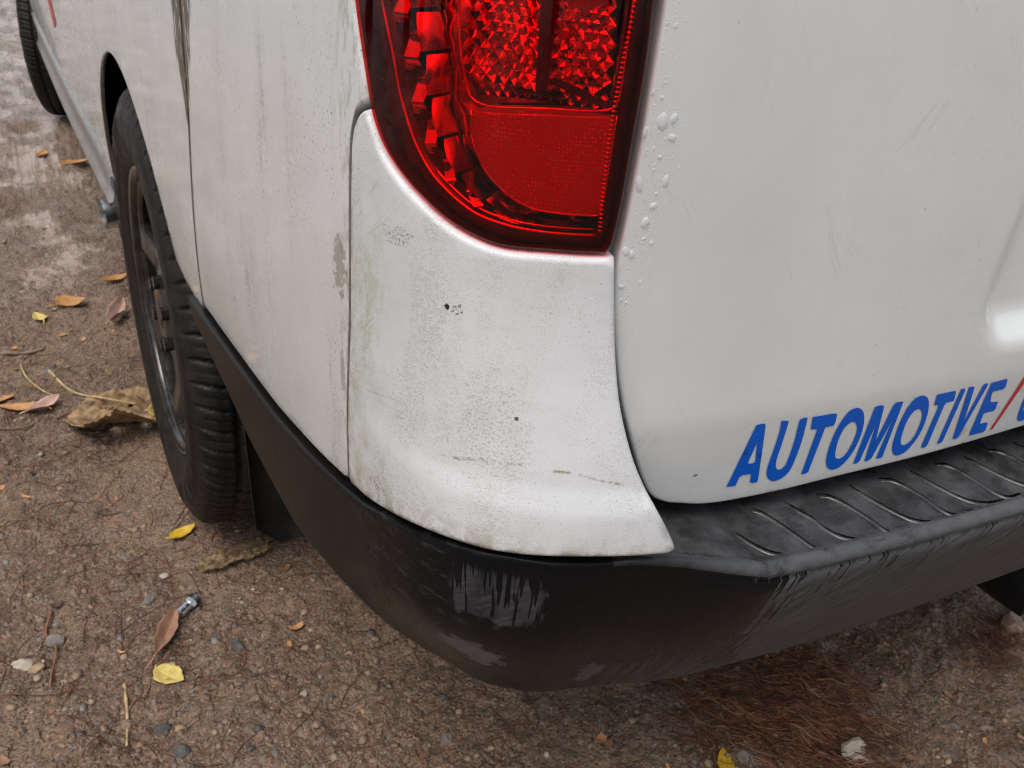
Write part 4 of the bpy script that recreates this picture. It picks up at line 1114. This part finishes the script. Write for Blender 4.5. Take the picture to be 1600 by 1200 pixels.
def wheel(x, y, flip, rot, steer=None):
    w = link('wheel', RM[0], van); w.location = (x, y, .3355); w.rotation_euler = (rot, 0, math.pi if flip else 0)
    if steer:                                  # turned front wheel: pivots about its own middle
        cx, cy, a = steer; w.rotation_euler = (0, 0, a); w.location = (cx+.8125*math.cos(a), cy+.8125*math.sin(a), .3355)
    for nm, me in (('tyre', TY), ('wheel_barrel', RM[1]), ('brake_drum', RM[2]), ('hub_cap', RM[3])): link(nm, me, w)
    for k in range(6):
        a = k*math.pi/3+rad(30); o = link('wheel_nut', RM[4], w); o.location = (0, .056*math.cos(a), .056*math.sin(a))
wheel(0, .010, False, .12); wheel(0, 3.22, False, .8, (-.8125, 3.04, rad(-13))); wheel(0, .010, True, .3); wheel(0, 3.22, True, .5)

# --- mud flap behind the left rear wheel
def flap(x0, x1, y, z0, z1, lean):
    a, b = np.meshgrid(np.linspace(0, 1, 9), np.linspace(0, 1, 12), indexing='ij')
    X = x0+(x1-x0)*a; Z = z1+(z0-z1)*b; e_ = np.minimum(a, 1-a)*abs(x1-x0); Z = Z+np.where((e_ < .03) & (b > .8), (.03-np.sqrt(np.maximum(.0009-(.03-e_)**2, 0)))*(b-.8)/.2, 0); Y = y-lean*b**1.5-.010*np.cos(a*3)
    V1 = np.stack([X, Y, Z], -1).reshape(-1, 3); V2 = V1.copy(); V2[:, 1] -= .006
    # round the two bottom corners
    g = grid_faces(9, 12); n = len(V1)
    rim_ = [i*12 for i in range(9)]+[8*12+j for j in range(1, 12)]+[i*12+11 for i in range(7, -1, -1)]+[j for j in range(10, 0, -1)]
    F_ = [tuple(f) for f in g]+[tuple(int(q)+n for q in f[::-1]) for f in g]+[(rim_[k], rim_[(k+1) % len(rim_)], n+rim_[(k+1) % len(rim_)], n+rim_[k]) for k in range(len(rim_))]
    return np.vstack([V1, V2]), F_
link('mud_flap', mk('mud_flap', *flap(-.884, -.66, -.445, .238, .52, .030)), van, M_FLAP)

# --- exhaust tip ahead of the rear wheel, tow-bar frame under the rear
pts = spline([(-.50, .66, .335), (-.70, .60, .333), (-.86, .565, .330), (-.93, .555, .326)], 6)
V1, F1 = tube(pts, .030, 20, False); V2, F2 = tube(pts[::-1], .0265, 20, False)
n = len(V1); F3 = [((len(pts)-1)*20+j, (len(pts)-1)*20+(j+1) % 20, n+(20-(j+1)) % 20, n+(20-j) % 20) for j in range(20)]
link('exhaust_pipe', mk('exhaust_pipe', *join_parts([(V1, F1), (V2, F2)])), van, M_STEEL)
# tow bar under the middle of the bumper
link('tow_bar', mk('tow_bar', *join_parts([box(-.105, .35, -.975, -.905, .252, .286), box(-.02, .35, -.905, -.86, .262, .300), box(.06, .10, -.905, -.80, .262, .44), box(.24, .28, -.905, -.80, .262, .44)]), smooth=False), van, M_FLAP)

# ------------------------------------------------------------------ ground
def gheight(x, y, fine=True):
    h = .030*fbm(x*.9+3, y*.9, 3, 11)+.016*fbm(x*3.1, y*3.1, 3, 21)
    far = ss(.9, 2.0, y)
    h = h+(.011+.030*far)*fbm(x*9, y*7, 4, 31, .6)
    if fine:
        h = h+.0070*fbm(x*38, y*38, 4, 41, .62)+.006*np.maximum(fbm(x*22, y*22, 2, 47)-.05, 0)
        lump = vnoise(x*75, y*75, 51); h = h+.0038*np.maximum(lump-.50, 0)*2.6
        h = h+.0032*fbm(x*150, y*150, 3, 61, .7)
    # pressed flat where the wheels stand
    for wy in (.01, 3.22):
        for wx in (-.815, .815):
            w = np.exp(-(((x-wx)/.22)**2+((y-wy)/.22)**2)); h = h*(1-.9*w)-.004*w
    dist = np.hypot(x+.9, y)
    return h*ss(45, 12, dist)-.006
def axis(a, b, step, lo, hi, g=1.11):
    c = list(np.arange(a, b+step, step)); s = step
    while c[-1] < hi: s *= g; c.append(c[-1]+s)
    s = step; d = [a]
    while d[-1] > lo: s *= g; d.append(d[-1]-s)
    return np.array(d[:0:-1]+c)
gx = axis(-1.32, .30, .0042, -60, 60, 1.12); gy = axis(-1.16, 1.05, .0042, -60, 60, 1.028)
gyf = gy
X, Y = np.meshgrid(gx, gyf, indexing='ij')
Z = gheight(X, Y)
gme = bpy.data.meshes.new('ground')
nu, nv = X.shape
co = np.stack([X, Y, Z], -1).reshape(-1, 3).astype(np.float32)
q = grid_faces(nu, nv).astype(np.int32)
gme.vertices.add(len(co)); gme.vertices.foreach_set('co', co.ravel())
gme.loops.add(q.size); gme.loops.foreach_set('vertex_index', q.ravel())
gme.polygons.add(len(q)); gme.polygons.foreach_set('loop_start', np.arange(0, q.size, 4, dtype=np.int32)); gme.polygons.foreach_set('loop_total', np.full(len(q), 4, np.int32))
gme.polygons.foreach_set('use_smooth', np.ones(len(q), bool))
gme.update(calc_edges=True)
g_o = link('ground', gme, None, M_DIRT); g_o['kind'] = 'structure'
def gz(x, y): return float(gheight(np.array([x], float), np.array([y], float))[0])

# ------------------------------------------------------------------ gravel, needles (nobody could count these)
_ico = None
def ico_base():
    bm = bmesh.new(); bmesh.ops.create_icosphere(bm, subdivisions=2, radius=1.0)
    bm.verts.ensure_lookup_table(); V = np.array([v.co[:] for v in bm.verts]); F_ = np.array([[v.index for v in f.verts] for f in bm.faces]); bm.free()
    return V, F_
def ico1():
    bm = bmesh.new(); bmesh.ops.create_icosphere(bm, subdivisions=1, radius=1.0)
    V = np.array([v.co[:] for v in bm.verts]); F_ = np.array([[v.index for v in f.verts] for f in bm.faces]); bm.free(); return V, F_
def bulk(name, V, F_, mats, midx):
    me = bpy.data.meshes.new(name)
    V = np.asarray(V, np.float32); F_ = np.asarray(F_, np.int32); k = F_.shape[1]
    me.vertices.add(len(V)); me.vertices.foreach_set('co', V.ravel())
    me.loops.add(F_.size); me.loops.foreach_set('vertex_index', F_.ravel())
    me.polygons.add(len(F_)); me.polygons.foreach_set('loop_start', np.arange(0, F_.size, k, dtype=np.int32)); me.polygons.foreach_set('loop_total', np.full(len(F_), k, np.int32))
    for m_ in mats: me.materials.append(m_)
    me.polygons.foreach_set('material_index', np.asarray(midx, np.int32))
    me.update(calc_edges=True)
    return me
STONES = [mat_noisy('stone_%s' % n, a, b, 60, .6, .4, .002, 0, .4) for n, a, b in (('grey', (.12, .105, .092), (.23, .205, .185)), ('brown', (.16, .10, .066), (.32, .22, .152)), ('dark', (.045, .043, .042), (.10, .095, .09)), ('pale', (.30, .25, .20), (.48, .41, .33)), ('tan', (.26, .17, .095), (.40, .28, .18)))]
def scatter_xy(n):
    """points over the visible ground, thicker near the camera and towards the bottom edge of the view"""
    out = []
    while len(out) < n:
        x = RNG.uniform(-1.32, .32, 4000); y = RNG.uniform(-1.2, 1.6, 4000)
        w = .25+.75*ss(.4, -.45, y)
        dens = vnoise(x*5, y*5, 77)*.8+.2
        k = RNG.random(4000) < w*dens
        out += list(zip(x[k], y[k]))
    return np.array(out[:n])
V0, F0 = ico1()
n = 12000
xy = scatter_xy(n); sz = .0011*(1-RNG.random(n))**(-.55); sz = np.minimum(sz, .0070)
sc = np.stack([sz*RNG.uniform(.8, 1.5, n), sz*RNG.uniform(.7, 1.1, n), sz*RNG.uniform(.45, .8, n)], -1)
ang = RNG.uniform(0, 6.28, n); jit = RNG.uniform(.72, 1.22, (n, len(V0), 1))
P = V0[None]*jit*sc[:, None]
c, s_ = np.cos(ang)[:, None], np.sin(ang)[:, None]
P = np.stack([P[..., 0]*c-P[..., 1]*s_, P[..., 0]*s_+P[..., 1]*c, P[..., 2]], -1)
P += np.stack([xy[:, 0], xy[:, 1], gheight(xy[:, 0], xy[:, 1])-sz*.05], -1)[:, None]
Fg = (F0[None]+(np.arange(n)*len(V0))[:, None, None]).reshape(-1, 3)
mi_ = np.repeat(RNG.choice(5, n, p=[.17, .67, .07, .02, .07]), len(F0))
go = link('gravel', bulk('gravel', P.reshape(-1, 3), Fg, STONES, mi_)); go['kind'] = 'stuff'

M_NEEDLE = [mat_noisy('pine_needle_red', (.13, .045, .022), (.24, .09, .045), 40, .5, 0, .001), mat_noisy('pine_needle_dark', (.055, .025, .015), (.10, .045, .028), 40, .5, 0, .001), mat_noisy('pine_needle_tan', (.25, .14, .07), (.34, .21, .11), 40, .5, 0, .001)]
def needles(name, n, sampler, lmin=.03, lmax=.10, bias=None):
    VV = []; FF = []; MM = []; k = 0
    for i in range(n):
        x, y, lift = sampler(); L = RNG.uniform(lmin, lmax); a = RNG.normal(bias[0], bias[1]) if bias else RNG.uniform(0, math.pi)
        cv = RNG.normal(0, .9); t_ = np.linspace(-.5, .5, 6)
        hd = a+cv*t_; px = x+np.cumsum(np.cos(hd))*L/6; py = y+np.cumsum(np.sin(hd))*L/6
        pz = gheight(px, py)
        pz = np.maximum(pz, pz.mean()-.002)+.0012+lift+RNG.normal(0, .12)*t_*L*.35*(lift > .001)
        r = RNG.uniform(.00045, .0008)
        v, f = tube(np.stack([px, py, pz], -1), [r*.6, r, r, r, r*.9, r*.5], 3, False)
        VV.append(v); FF.append(np.array(f)+k); k += len(v); MM += [RNG.choice(3, p=[.52, .33, .15])]*len(f)
    o = link(name, bulk(name, np.vstack(VV), np.vstack(FF), M_NEEDLE, MM)); o['kind'] = 'stuff'; return o
def s_patch():
    t_ = RNG.random(); x0, y0 = -.335+.10*t_, -.715-.20*t_
    if RNG.random() < .35: x0, y0 = -.20, -.78
    return x0+RNG.normal(0, .045), y0+RNG.normal(0, .040), RNG.uniform(0, .009)
needles('pine_needle_drift', 1500, s_patch, .03, .085, (-.9, .55))
def s_patch2(): return .185+RNG.normal(0, .035), -.875+RNG.normal(0, .022), RNG.uniform(0, .008)
needles('pine_needle_tuft', 220, s_patch2, .03, .07)
def s_all():
    p = scatter_xy(1)[0] if False else (RNG.uniform(-1.3, .3), RNG.uniform(-1.15, .75)); return p[0], p[1], RNG.uniform(0, .0015)
needles('loose_pine_needles', 2000, s_all, .03, .11)

# torn bits of dead leaf trodden into the dirt
M_BITS = [mat_noisy('leaf_bit_brown', (.16, .08, .04), (.28, .15, .08), 60, .5, .2, .001), mat_noisy('leaf_bit_orange', (.36, .17, .07), (.50, .26, .12), 60, .5, .2, .001), mat_noisy('leaf_bit_dark', (.05, .03, .02), (.11, .065, .04), 60, .5, .2, .001)]
VV = []; FF = []; MM = []; k = 0
for i in range(420):
    x, y = RNG.uniform(-1.35, .3), RNG.uniform(-1.15, 1.9); L = RNG.uniform(.006, .020); w = L*RNG.uniform(.3, .7); a = RNG.uniform(0, 6.28); cu = RNG.uniform(0, .5)
    P_ = []
    for u_ in (-.5, -.17, .17, .5):
        for v_ in (-.5, 0, .5):
            px = L*u_+RNG.normal(0, L*.05); py = w*v_*(1.2-abs(u_))+RNG.normal(0, w*.08)
            P_.append((px*math.cos(a)-py*math.sin(a), px*math.sin(a)+py*math.cos(a), cu*L*(u_*u_*1.6+abs(v_)*.5)))
    P_ = np.array(P_); P_[:, 0] += x; P_[:, 1] += y; P_[:, 2] += gz(x, y)+.0015
    VV.append(P_); FF.append(grid_faces(4, 3)+k); k += 12; MM += [RNG.choice(3, p=[.5, .2, .3])]*6
lb = link('leaf_litter', bulk('leaf_litter', np.vstack(VV), np.vstack(FF), M_BITS, MM)); lb['kind'] = 'stuff'

# ------------------------------------------------------------------ single stones
VI, FI_ = ico_base()
def stone(x, y, sx, sy, sz_, rot, mat, label, seed, sink=.35):
    r_ = np.random.default_rng(seed); V = VI.copy()
    # chipped lumps: cut the ball by a few random planes, then roughen it
    for k in range(7):
        d = r_.normal(size=3); d /= np.linalg.norm(d); h = r_.uniform(.55, .85)
        t_ = V@d; V -= np.maximum(t_-h, 0)[:, None]*d
    V *= 1+r_.normal(0, .025, (len(V), 1))
    V = V*np.array([sx, sy, sz_])
    me = mk('stone', V, FI_, smooth=False)
    o = link('stone', me, None, mat); o.rotation_euler = (r_.normal(0, .15), r_.normal(0, .15), rot); o.location = (x, y, gz(x, y)+sz_*(1-2*sink)*.8)
    tag(o, label, 'stone', 'stones lying on the dirt')
SG, SBr, SDk, SPl, STn = STONES
stone(-.2085, -.9088, .026, .020, .012, .6, SPl, 'flat pale beige stone at the bottom edge, right of the pine needle drift', 1)
stone(-.356, -.856, .011, .016, .009, .3, SG, 'small grey brown stone touching the yellow leaf at the bottom edge', 2)
stone(.2355, -.8479, .030, .024, .022, .2, SBr, 'large brown rock at the right edge under the bumper', 3)
stone(-1.1291, -.2759, .016, .013, .010, .9, SG, 'blue grey stone beside the bent red needle at the far left', 4)
stone(-1.0214, -.4893, .015, .009, .009, .2, SDk, 'dark charcoal angular stone below the yellow leaf, near the bottom edge', 5)
stone(-.9023, -.3881, .009, .013, .008, .4, SDk, 'dark grey upright stone right of the steel fitting', 6)
stone(-1.1549, -.3153, .012, .008, .005, .1, STn, 'flat tan stone chip beside the needles at the left edge', 7)
stone(-.9707, -.2004, .008, .007, .005, .4, SPl, 'small cream pebble left of the yellow leaf by the tyre', 8)
stone(-.9990, -.245, .011, .009, .007, 1.2, SG, 'rounded grey stone above the steel fitting', 9)
stone(-1.005, -.545, .010, .012, .010, .5, SDk, 'black stone chip at the bottom edge under the pale twig', 10)
stone(-.845, -.52, .006, .005, .005, .5, SPl, 'tiny white pebble shining under the bumper corner', 11)
stone(-1.06, -.47, .010, .008, .006, 2.2, SBr, 'reddish brown stone left of the pale twig', 12)
stone(-1.170, -.30, .016, .011, .008, 2.6, SPl, 'cream stone at the left edge of the picture', 13)
stone(-1.0833, .5449, .014, .010, .007, .6, SG, 'muddy grey stone up left of the torn bark', 14)
stone(-.905, -.50, .009, .007, .006, .6, SBr, 'amber brown pebble below the bumper corner', 15)
stone(-.70, -.66, .012, .009, .008, .9, SG, 'grey pebble in the shade below the bumper', 16)

# ------------------------------------------------------------------ leaves
def mat_leaf(name, a, b, spot, rough=.45):
    t = NT(name)
    uv = t.uv()
    col = t.mix(t.ramp(t.noise(uv, 5, 4, .6), .35, .7), a, b)
    col = t.mix(t.ramp(t.noise(uv, 11, 4, .7), .64, .70), col, spot)
    vein = t.math('ABSOLUTE', t.math('SUBTRACT', t.z, .5))
    col = t.mix(t.math('MULTIPLY', t.ramp(vein, .035, .01), .5), col, tuple(min(1, c*1.5) for c in b))
    t.bsdf(col, rough, t.bump(t.noise(uv, 26, 4), .4, .002), Specular_IOR_Level=.45)
    return t.mat
def leaf(x, y, L, W, rot, curl, cup, mat, label, name='fallen_leaf', cat='leaf', lift=.003, tip=1.0, seed=0, twist=0., stem=.3, group='fallen leaves on the dirt'):
    r_ = np.random.default_rng(seed); nu_, nv_ = 22, 11
    u, v = np.meshgrid(np.linspace(0, 1, nu_), np.linspace(-1, 1, nv_), indexing='ij')
    w = np.sin(np.pi*np.clip(u, 0, 1)**(.75*tip))**.8*(1+.06*np.sin(u*19+seed)+.05*np.sin(u*31+v*2+seed))
    w[0] = .02; w[-1] = .02
    X_ = (u-.5)*L; Y_ = v*w*W/2
    Z_ = curl*np.abs(u-.5)**2*4+cup*(np.abs(v)**1.6)*w+.10*W*np.sin(u*6+seed+v)*.3+r_.normal(0, .0002, u.shape)
    if twist: Z_ = Z_+twist*v*w*W*(u-.3)
    V = np.stack([X_, Y_, Z_], -1).reshape(-1, 3); V2 = V-np.array([0, 0, .0007])
    g = grid_faces(nu_, nv_); n_ = len(V)
    F_ = [tuple(f) for f in g]+[tuple(int(q_)+n_ for q_ in f[::-1]) for f in g]
    rim_ = [i*nv_ for i in range(nu_)]+[(nu_-1)*nv_+j for j in range(1, nv_)]+[i*nv_+nv_-1 for i in range(nu_-2, -1, -1)]+[j for j in range(nv_-2, 0, -1)]
    F_ += [(rim_[k], n_+rim_[k], n_+rim_[(k+1) % len(rim_)], rim_[(k+1) % len(rim_)]) for k in range(len(rim_))]
    UVv = np.stack([u.ravel()*1.0, v.ravel()*.5+.5], -1)
    V3, F3 = tube(spline([(-L*.5, 0, Z_[0, nv_//2]), (-L*(.5+stem*.5), .002, Z_[0, nv_//2]-.001), (-L*(.5+stem), .006, Z_[0, nv_//2]-.003)], 4), [.0011]*8+[.0008], 5)
    n2 = 2*n_
    me = mk(name, np.vstack([V, V2, V3]), F_+[tuple(i+n2 for i in f) for f in F3], np.vstack([UVv, UVv, np.tile([.0, .5], (len(V3), 1))]))
    o = link(name, me, None, mat); o.rotation_euler = (r_.normal(0, .05), r_.normal(0, .05), rot); o.location = (x, y, gz(x, y)+lift)
    return tag(o, label, cat, group)
L_YEL = mat_leaf('yellow_leaf', (.50, .30, .015), (.62, .42, .03), (.20, .11, .03), .35)
L_PALE = mat_leaf('pale_yellow_leaf', (.50, .38, .10), (.66, .52, .17), (.24, .13, .05), .35)
L_ORG = mat_leaf('orange_leaf', (.42, .19, .06), (.50, .27, .10), (.16, .07, .03))
L_BRN = mat_leaf('brown_leaf', (.27, .14, .085), (.36, .20, .13), (.12, .06, .035))
L_PNK = mat_leaf('pinkish_leaf', (.46, .28, .22), (.58, .38, .31), (.22, .10, .07), .3)
leaf(-.9264, -.1123, .046, .024, .35, .004, .003, L_YEL, 'bright yellow leaf lying beside the foot of the rear tyre', seed=1, lift=.006, stem=.1)
leaf(-.997, -.4078, .048, .034, -.9, .002, .003, L_PALE, 'pale yellow oval leaf with a brown spot, under the curled brown leaf', seed=2, lift=.005, stem=.08)
leaf(-.988, -.332, .090, .026, 1.10, .010, .012, L_BRN, 'narrow curled brown leaf touching the pale yellow leaf', seed=3, lift=.004, tip=1.25, twist=.3)
leaf(-1.0108, .9053, .075, .062, .4, .010, .012, L_ORG, 'small orange leaf left of the rear wheel, further back', seed=4, lift=.004)
leaf(-.9182, .766, .150, .034, 1.25, .020, .020, L_PNK, 'pinkish curled leaf standing up beside the rear tyre', seed=5, lift=.014, tip=1.1, twist=.9, stem=.1)
leaf(-.3862, -.8469, .050, .022, .95, .003, .004, L_YEL, 'yellow leaf cut by the bottom edge of the picture', seed=6, lift=.006, stem=.1)
leaf(-.1744, -.8145, .034, .014, -.7, .004, .004, L_PNK, 'small pink leaf half under the pine needles', seed=7, lift=.005, stem=.1)
leaf(-1.0991, .3835, .072, .026, .6, .010, .010, L_PNK, 'pink folded leaf at the left edge beside a brown one', seed=8, lift=.006, twist=.5, stem=.2)
leaf(-1.1433, .4029, .080, .034, 2.7, .008, .008, L_ORG, 'tan brown leaf at the left edge of the picture', seed=9, lift=.004)
leaf(-.9072, .2655, .050, .026, 1.5, .010, .010, L_PALE, 'cream leaf upright against the outside of the rear tyre', seed=10, lift=.014, twist=.7, stem=.1)
leaf(-1.176, .452, .055, .030, .2, .006, .006, L_ORG, 'small amber leaf at the very left edge', seed=11, lift=.004)
leaf(-.8903, 2.181, .10, .06, .3, .014, .014, L_ORG, 'distant orange leaf beyond the sill, the nearer of two', seed=12, lift=.006)
leaf(-.9922, 2.3096, .07, .045, 1.2, .010, .010, L_ORG, 'distant orange leaf on wet mud, the farther of two', seed=13, lift=.006)
leaf(-.895, 1.02, .075, .035, .5, .010, .010, L_ORG, 'brown orange leaf below the exhaust pipe', seed=14, lift=.006)
leaf(-1.085, .83, .05, .03, 1.9, .006, .006, L_PALE, 'faint cream leaf pressed into mud, below the orange leaf', seed=15, lift=.002)

# big torn sheet of bark, curled up at its near edge
def bark(x, y, L, W, rot, label, seed, mat, holes_, up, nm='torn_bark'):
    r_ = np.random.default_rng(seed); nu_, nv_ = 64, 44
    u, v = np.meshgrid(np.linspace(-1, 1, nu_), np.linspace(-1, 1, nv_), indexing='ij')
    keep = np.ones((nu_, nv_), bool)
    edge_ = 1-.30*fbm(u*2.2+seed, v*2.2, 4, seed)-.10*fbm(u*9, v*9, 2, seed+4)
    keep &= (np.abs(u)**2.4+np.abs(v)**2.4) < edge_*.92
    for (a, b, ra, rb) in holes_: keep &= ((u-a)/ra)**2+((v-b)/rb)**2 > 1
    Zs = up*np.maximum(-v+.1*np.sin(u*4), 0)**1.5+.010*fbm(u*3, v*3, 4, seed+9)+.004*fbm(u*11, v*7, 3, seed+2)+.012*np.maximum(u-.5, 0)
    V = np.stack([u*L/2, v*W/2, Zs], -1).reshape(-1, 3); V2 = V-np.array([0, 0, .0035])
    idx = np.arange(nu_*nv_).reshape(nu_, nv_)
    kq = keep[:-1, :-1] & keep[1:, :-1] & keep[1:, 1:] & keep[:-1, 1:]
    qd = np.stack([idx[:-1, :-1], idx[1:, :-1], idx[1:, 1:], idx[:-1, 1:]], -1)[kq]
    from collections import Counter
    cnt = Counter()
    for f in qd:
        for i in range(4): cnt[(min(f[i], f[(i+1) % 4]), max(f[i], f[(i+1) % 4]))] += 1
    n_ = len(V); F_ = [tuple(f) for f in qd]+[tuple(int(k)+n_ for k in f[::-1]) for f in qd]
    for f in qd:
        for i in range(4):
            a, b = int(f[i]), int(f[(i+1) % 4])
            if cnt[(min(a, b), max(a, b))] == 1: F_.append((b, a, a+n_, b+n_))
    used = sorted({i for f in F_ for i in f}); mp = {k: i for i, k in enumerate(used)}
    VV = np.vstack([V, V2])[used]
    o = link(nm, mk(nm, VV, [tuple(mp[i] for i in f) for f in F_]), None, mat)
    o.location = (x, y, gz(x, y)+.006); o.rotation_euler = (0, 0, rot)
    return tag(o, label, 'bark')
M_BARK = mat_noisy('rotting_tan_bark', (.13, .072, .025), (.34, .225, .115), 26, .5, .5, .003)
M_BARK2 = mat_noisy('damp_brown_bark', (.12, .075, .035), (.22, .145, .075), 26, .6, .5, .003)
bark(-.972, .285, .20, .235, -.35, 'torn tan sheet of bark full of holes, beside the rear tyre', 3, M_BARK, ((-.05, -.36, .10, .06), (.42, .16, .06, .05), (.46, -.20, .06, .08), (-.4, .3, .05, .04), (.1, .42, .05, .04)), .075)
bark(-.865, -.200, .13, .05, .10, 'thin damp brown strip of bark under the mud flap', 8, M_BARK2, (), .012)

# twigs
def twig(pts, r, mat, label, r1=None):
    P = spline([(x, y, gz(x, y)+dz) for x, y, dz in pts], 8)
    V, F_ = tube(P, np.linspace(r, r1 or r*.6, len(P))*(1+.12*np.sin(np.arange(len(P))*1.7)), 7)
    c = P.mean(0); o = link('twig', mk('twig', V-c, F_), None, mat); o.location = c
    return tag(o, label, 'twig', 'twigs on the dirt')
M_TWIG = mat_noisy('pale_twig_bark', (.30, .20, .09), (.50, .37, .19), 60, .6, .4, .001)
M_TWIG2 = mat_noisy('grey_brown_twig_bark', (.13, .09, .06), (.24, .17, .12), 60, .6, .4, .001)
M_TWIG3 = mat_noisy('red_brown_stalk', (.19, .07, .03), (.30, .12, .055), 60, .5, .2, .001)
twig([(-1.053, -.402, .002), (-1.056, -.45, .003), (-1.063, -.505, .003)], .0026, M_TWIG, 'short straight pale twig near the bottom left of the picture')
twig([(-1.128, -.215, .002), (-1.138, -.262, .004), (-1.128, -.287, .006), (-1.137, -.335, .003), (-1.142, -.388, .002)], .0019, M_TWIG3, 'bent red brown stalk beside the blue grey stone at the left')
twig([(-1.17, .672, .004), (-1.12, .662, .005), (-1.085, .668, .004)], .0052, M_TWIG2, 'thick grey stick lying at the left edge')
twig([(-1.083, .545, .004), (-1.045, .43, .006), (-.985, .335, .022), (-.94, .29, .026)], .0034, M_TWIG, 'long thin tan stick running over the torn bark', .0016)
twig([(-1.135, .60, .003), (-1.125, .53, .004), (-1.095, .45, .003), (-1.075, .42, .003)], .0022, M_TWIG, 'curved orange twig left of the torn bark', .0016)
twig([(-1.19, .33, .003), (-1.13, .335, .006), (-1.085, .40, .006)], .0024, M_TWIG2, 'thin grey stalk under the pink folded leaf')

# ------------------------------------------------------------------ steel fitting dropped on the dirt
ft = thing('hose_fitting', 'small silver steel hose fitting lying on the dirt behind the rear wheel', 'metal fitting', (-.9494, -.2905, gz(-.9494, -.2905)+.009))
ft.rotation_euler = (0, rad(-4), rad(38))
def lathe(prof, n=28, hexa=()):
    V = []; 
    for i, (x, r) in enumerate(prof):
        for k in range(n):
            a = k/n*2*math.pi
            rr = r
            if i in hexa: rr = r*math.cos(math.pi/6)/math.cos((a % (math.pi/3))-math.pi/6)
            V.append((x, rr*math.cos(a), rr*math.sin(a)))
    F_ = [tuple(f) for f in grid_faces(len(prof), n)]+[(i*n+n-1, (i+1)*n+n-1, (i+1)*n, i*n) for i in range(len(prof)-1)]
    F_ += [tuple(range(n))[::-1], tuple((len(prof)-1)*n+k for k in range(n))]
    return np.array(V), F_
link('ferrule', mk('ferrule', *lathe([(-.020, .0062), (-.0195, .0070), (-.012, .0070), (-.0118, .0064), (-.010, .0064), (-.0098, .0070), (-.001, .0070)]), smooth=False), ft, M_STEEL)
link('hex_collar', mk('hex_collar', *lathe([(-.001, .0085), (.000, .0098), (.006, .0098), (.007, .0085)], 30, (1, 2)), smooth=False), ft, M_STEEL)
link('threaded_end', mk('threaded_end', *lathe([(.007, .0072)]+[(.0075+k*.0009, .0078 if k % 2 else .0068) for k in range(11)]+[(.0178, .0060)]), smooth=False), ft, mat_noisy('dark_steel', (.10, .11, .11), (.22, .23, .23), 120, .35, .1, .001, 1.0))
# ------------------------------------------------------------------ unseen trees added behind and beside the camera for the paint to reflect
M_TRUNK = mat_noisy('wood_bark', (.05, .038, .028), (.11, .085, .065), 6, .8, .6, .02)
M_LEAFW = [mat_noisy('wood_foliage', (.035, .055, .018), (.075, .105, .035), 3, .6, 0, .01), mat_noisy('wood_foliage_dark', (.020, .034, .012), (.045, .065, .022), 3, .6, 0, .01)]
VV = []; FF = []; MM = []; k = 0
rw = np.random.default_rng(21)
spots_ = []
for i in range(38):
    a = rad(rw.uniform(150, 330)); d = rw.uniform(8, 18)     # compass bearing from +y
    spots_.append((-.9+d*math.sin(a), -.5+d*math.cos(a), rw.uniform(5, 9), rw.uniform(.10, .22)))
for (x, y, h, r) in spots_:
    P_ = np.array([(x+rw.normal(0, .1)*t_, y+rw.normal(0, .1)*t_, -.1+h*.85*t_) for t_ in np.linspace(0, 1, 6)])
    V, F_ = tube(P_, np.linspace(r, r*.35, 6), 8); F_ = [f for f in F_ if len(f) == 4]
    VV.append(V); FF.append(np.array(F_)+k); MM += [0]*len(F_); k += len(V)
    n = 420
    u = rw.normal(size=(n, 3)); u /= np.linalg.norm(u, axis=1)[:, None]; u *= (rw.random(n)**.45)[:, None]
    c = np.array([x, y, h*.62])+u*np.array([1.5, 1.5, h*.40])
    s_ = rw.uniform(.12, .30, n); e1 = rw.normal(size=(n, 3)); e1 /= np.linalg.norm(e1, axis=1)[:, None]; e2 = np.cross(e1, rw.normal(size=(n, 3))); e2 /= np.linalg.norm(e2, axis=1)[:, None]
    q_ = np.stack([c-e1*s_[:, None], c-e2*s_[:, None]*.5, c+e1*s_[:, None], c+e2*s_[:, None]*.5], 1)
    VV.append(q_.reshape(-1, 3)); FF.append(np.arange(n*4).reshape(n, 4)+k); MM += list(rw.integers(1, 3, n)); k += n*4
wd = link('unseen_wood', bulk('unseen_wood', np.vstack(VV), np.vstack(FF), [M_TRUNK]+M_LEAFW, MM)); wd['kind'] = 'stuff'
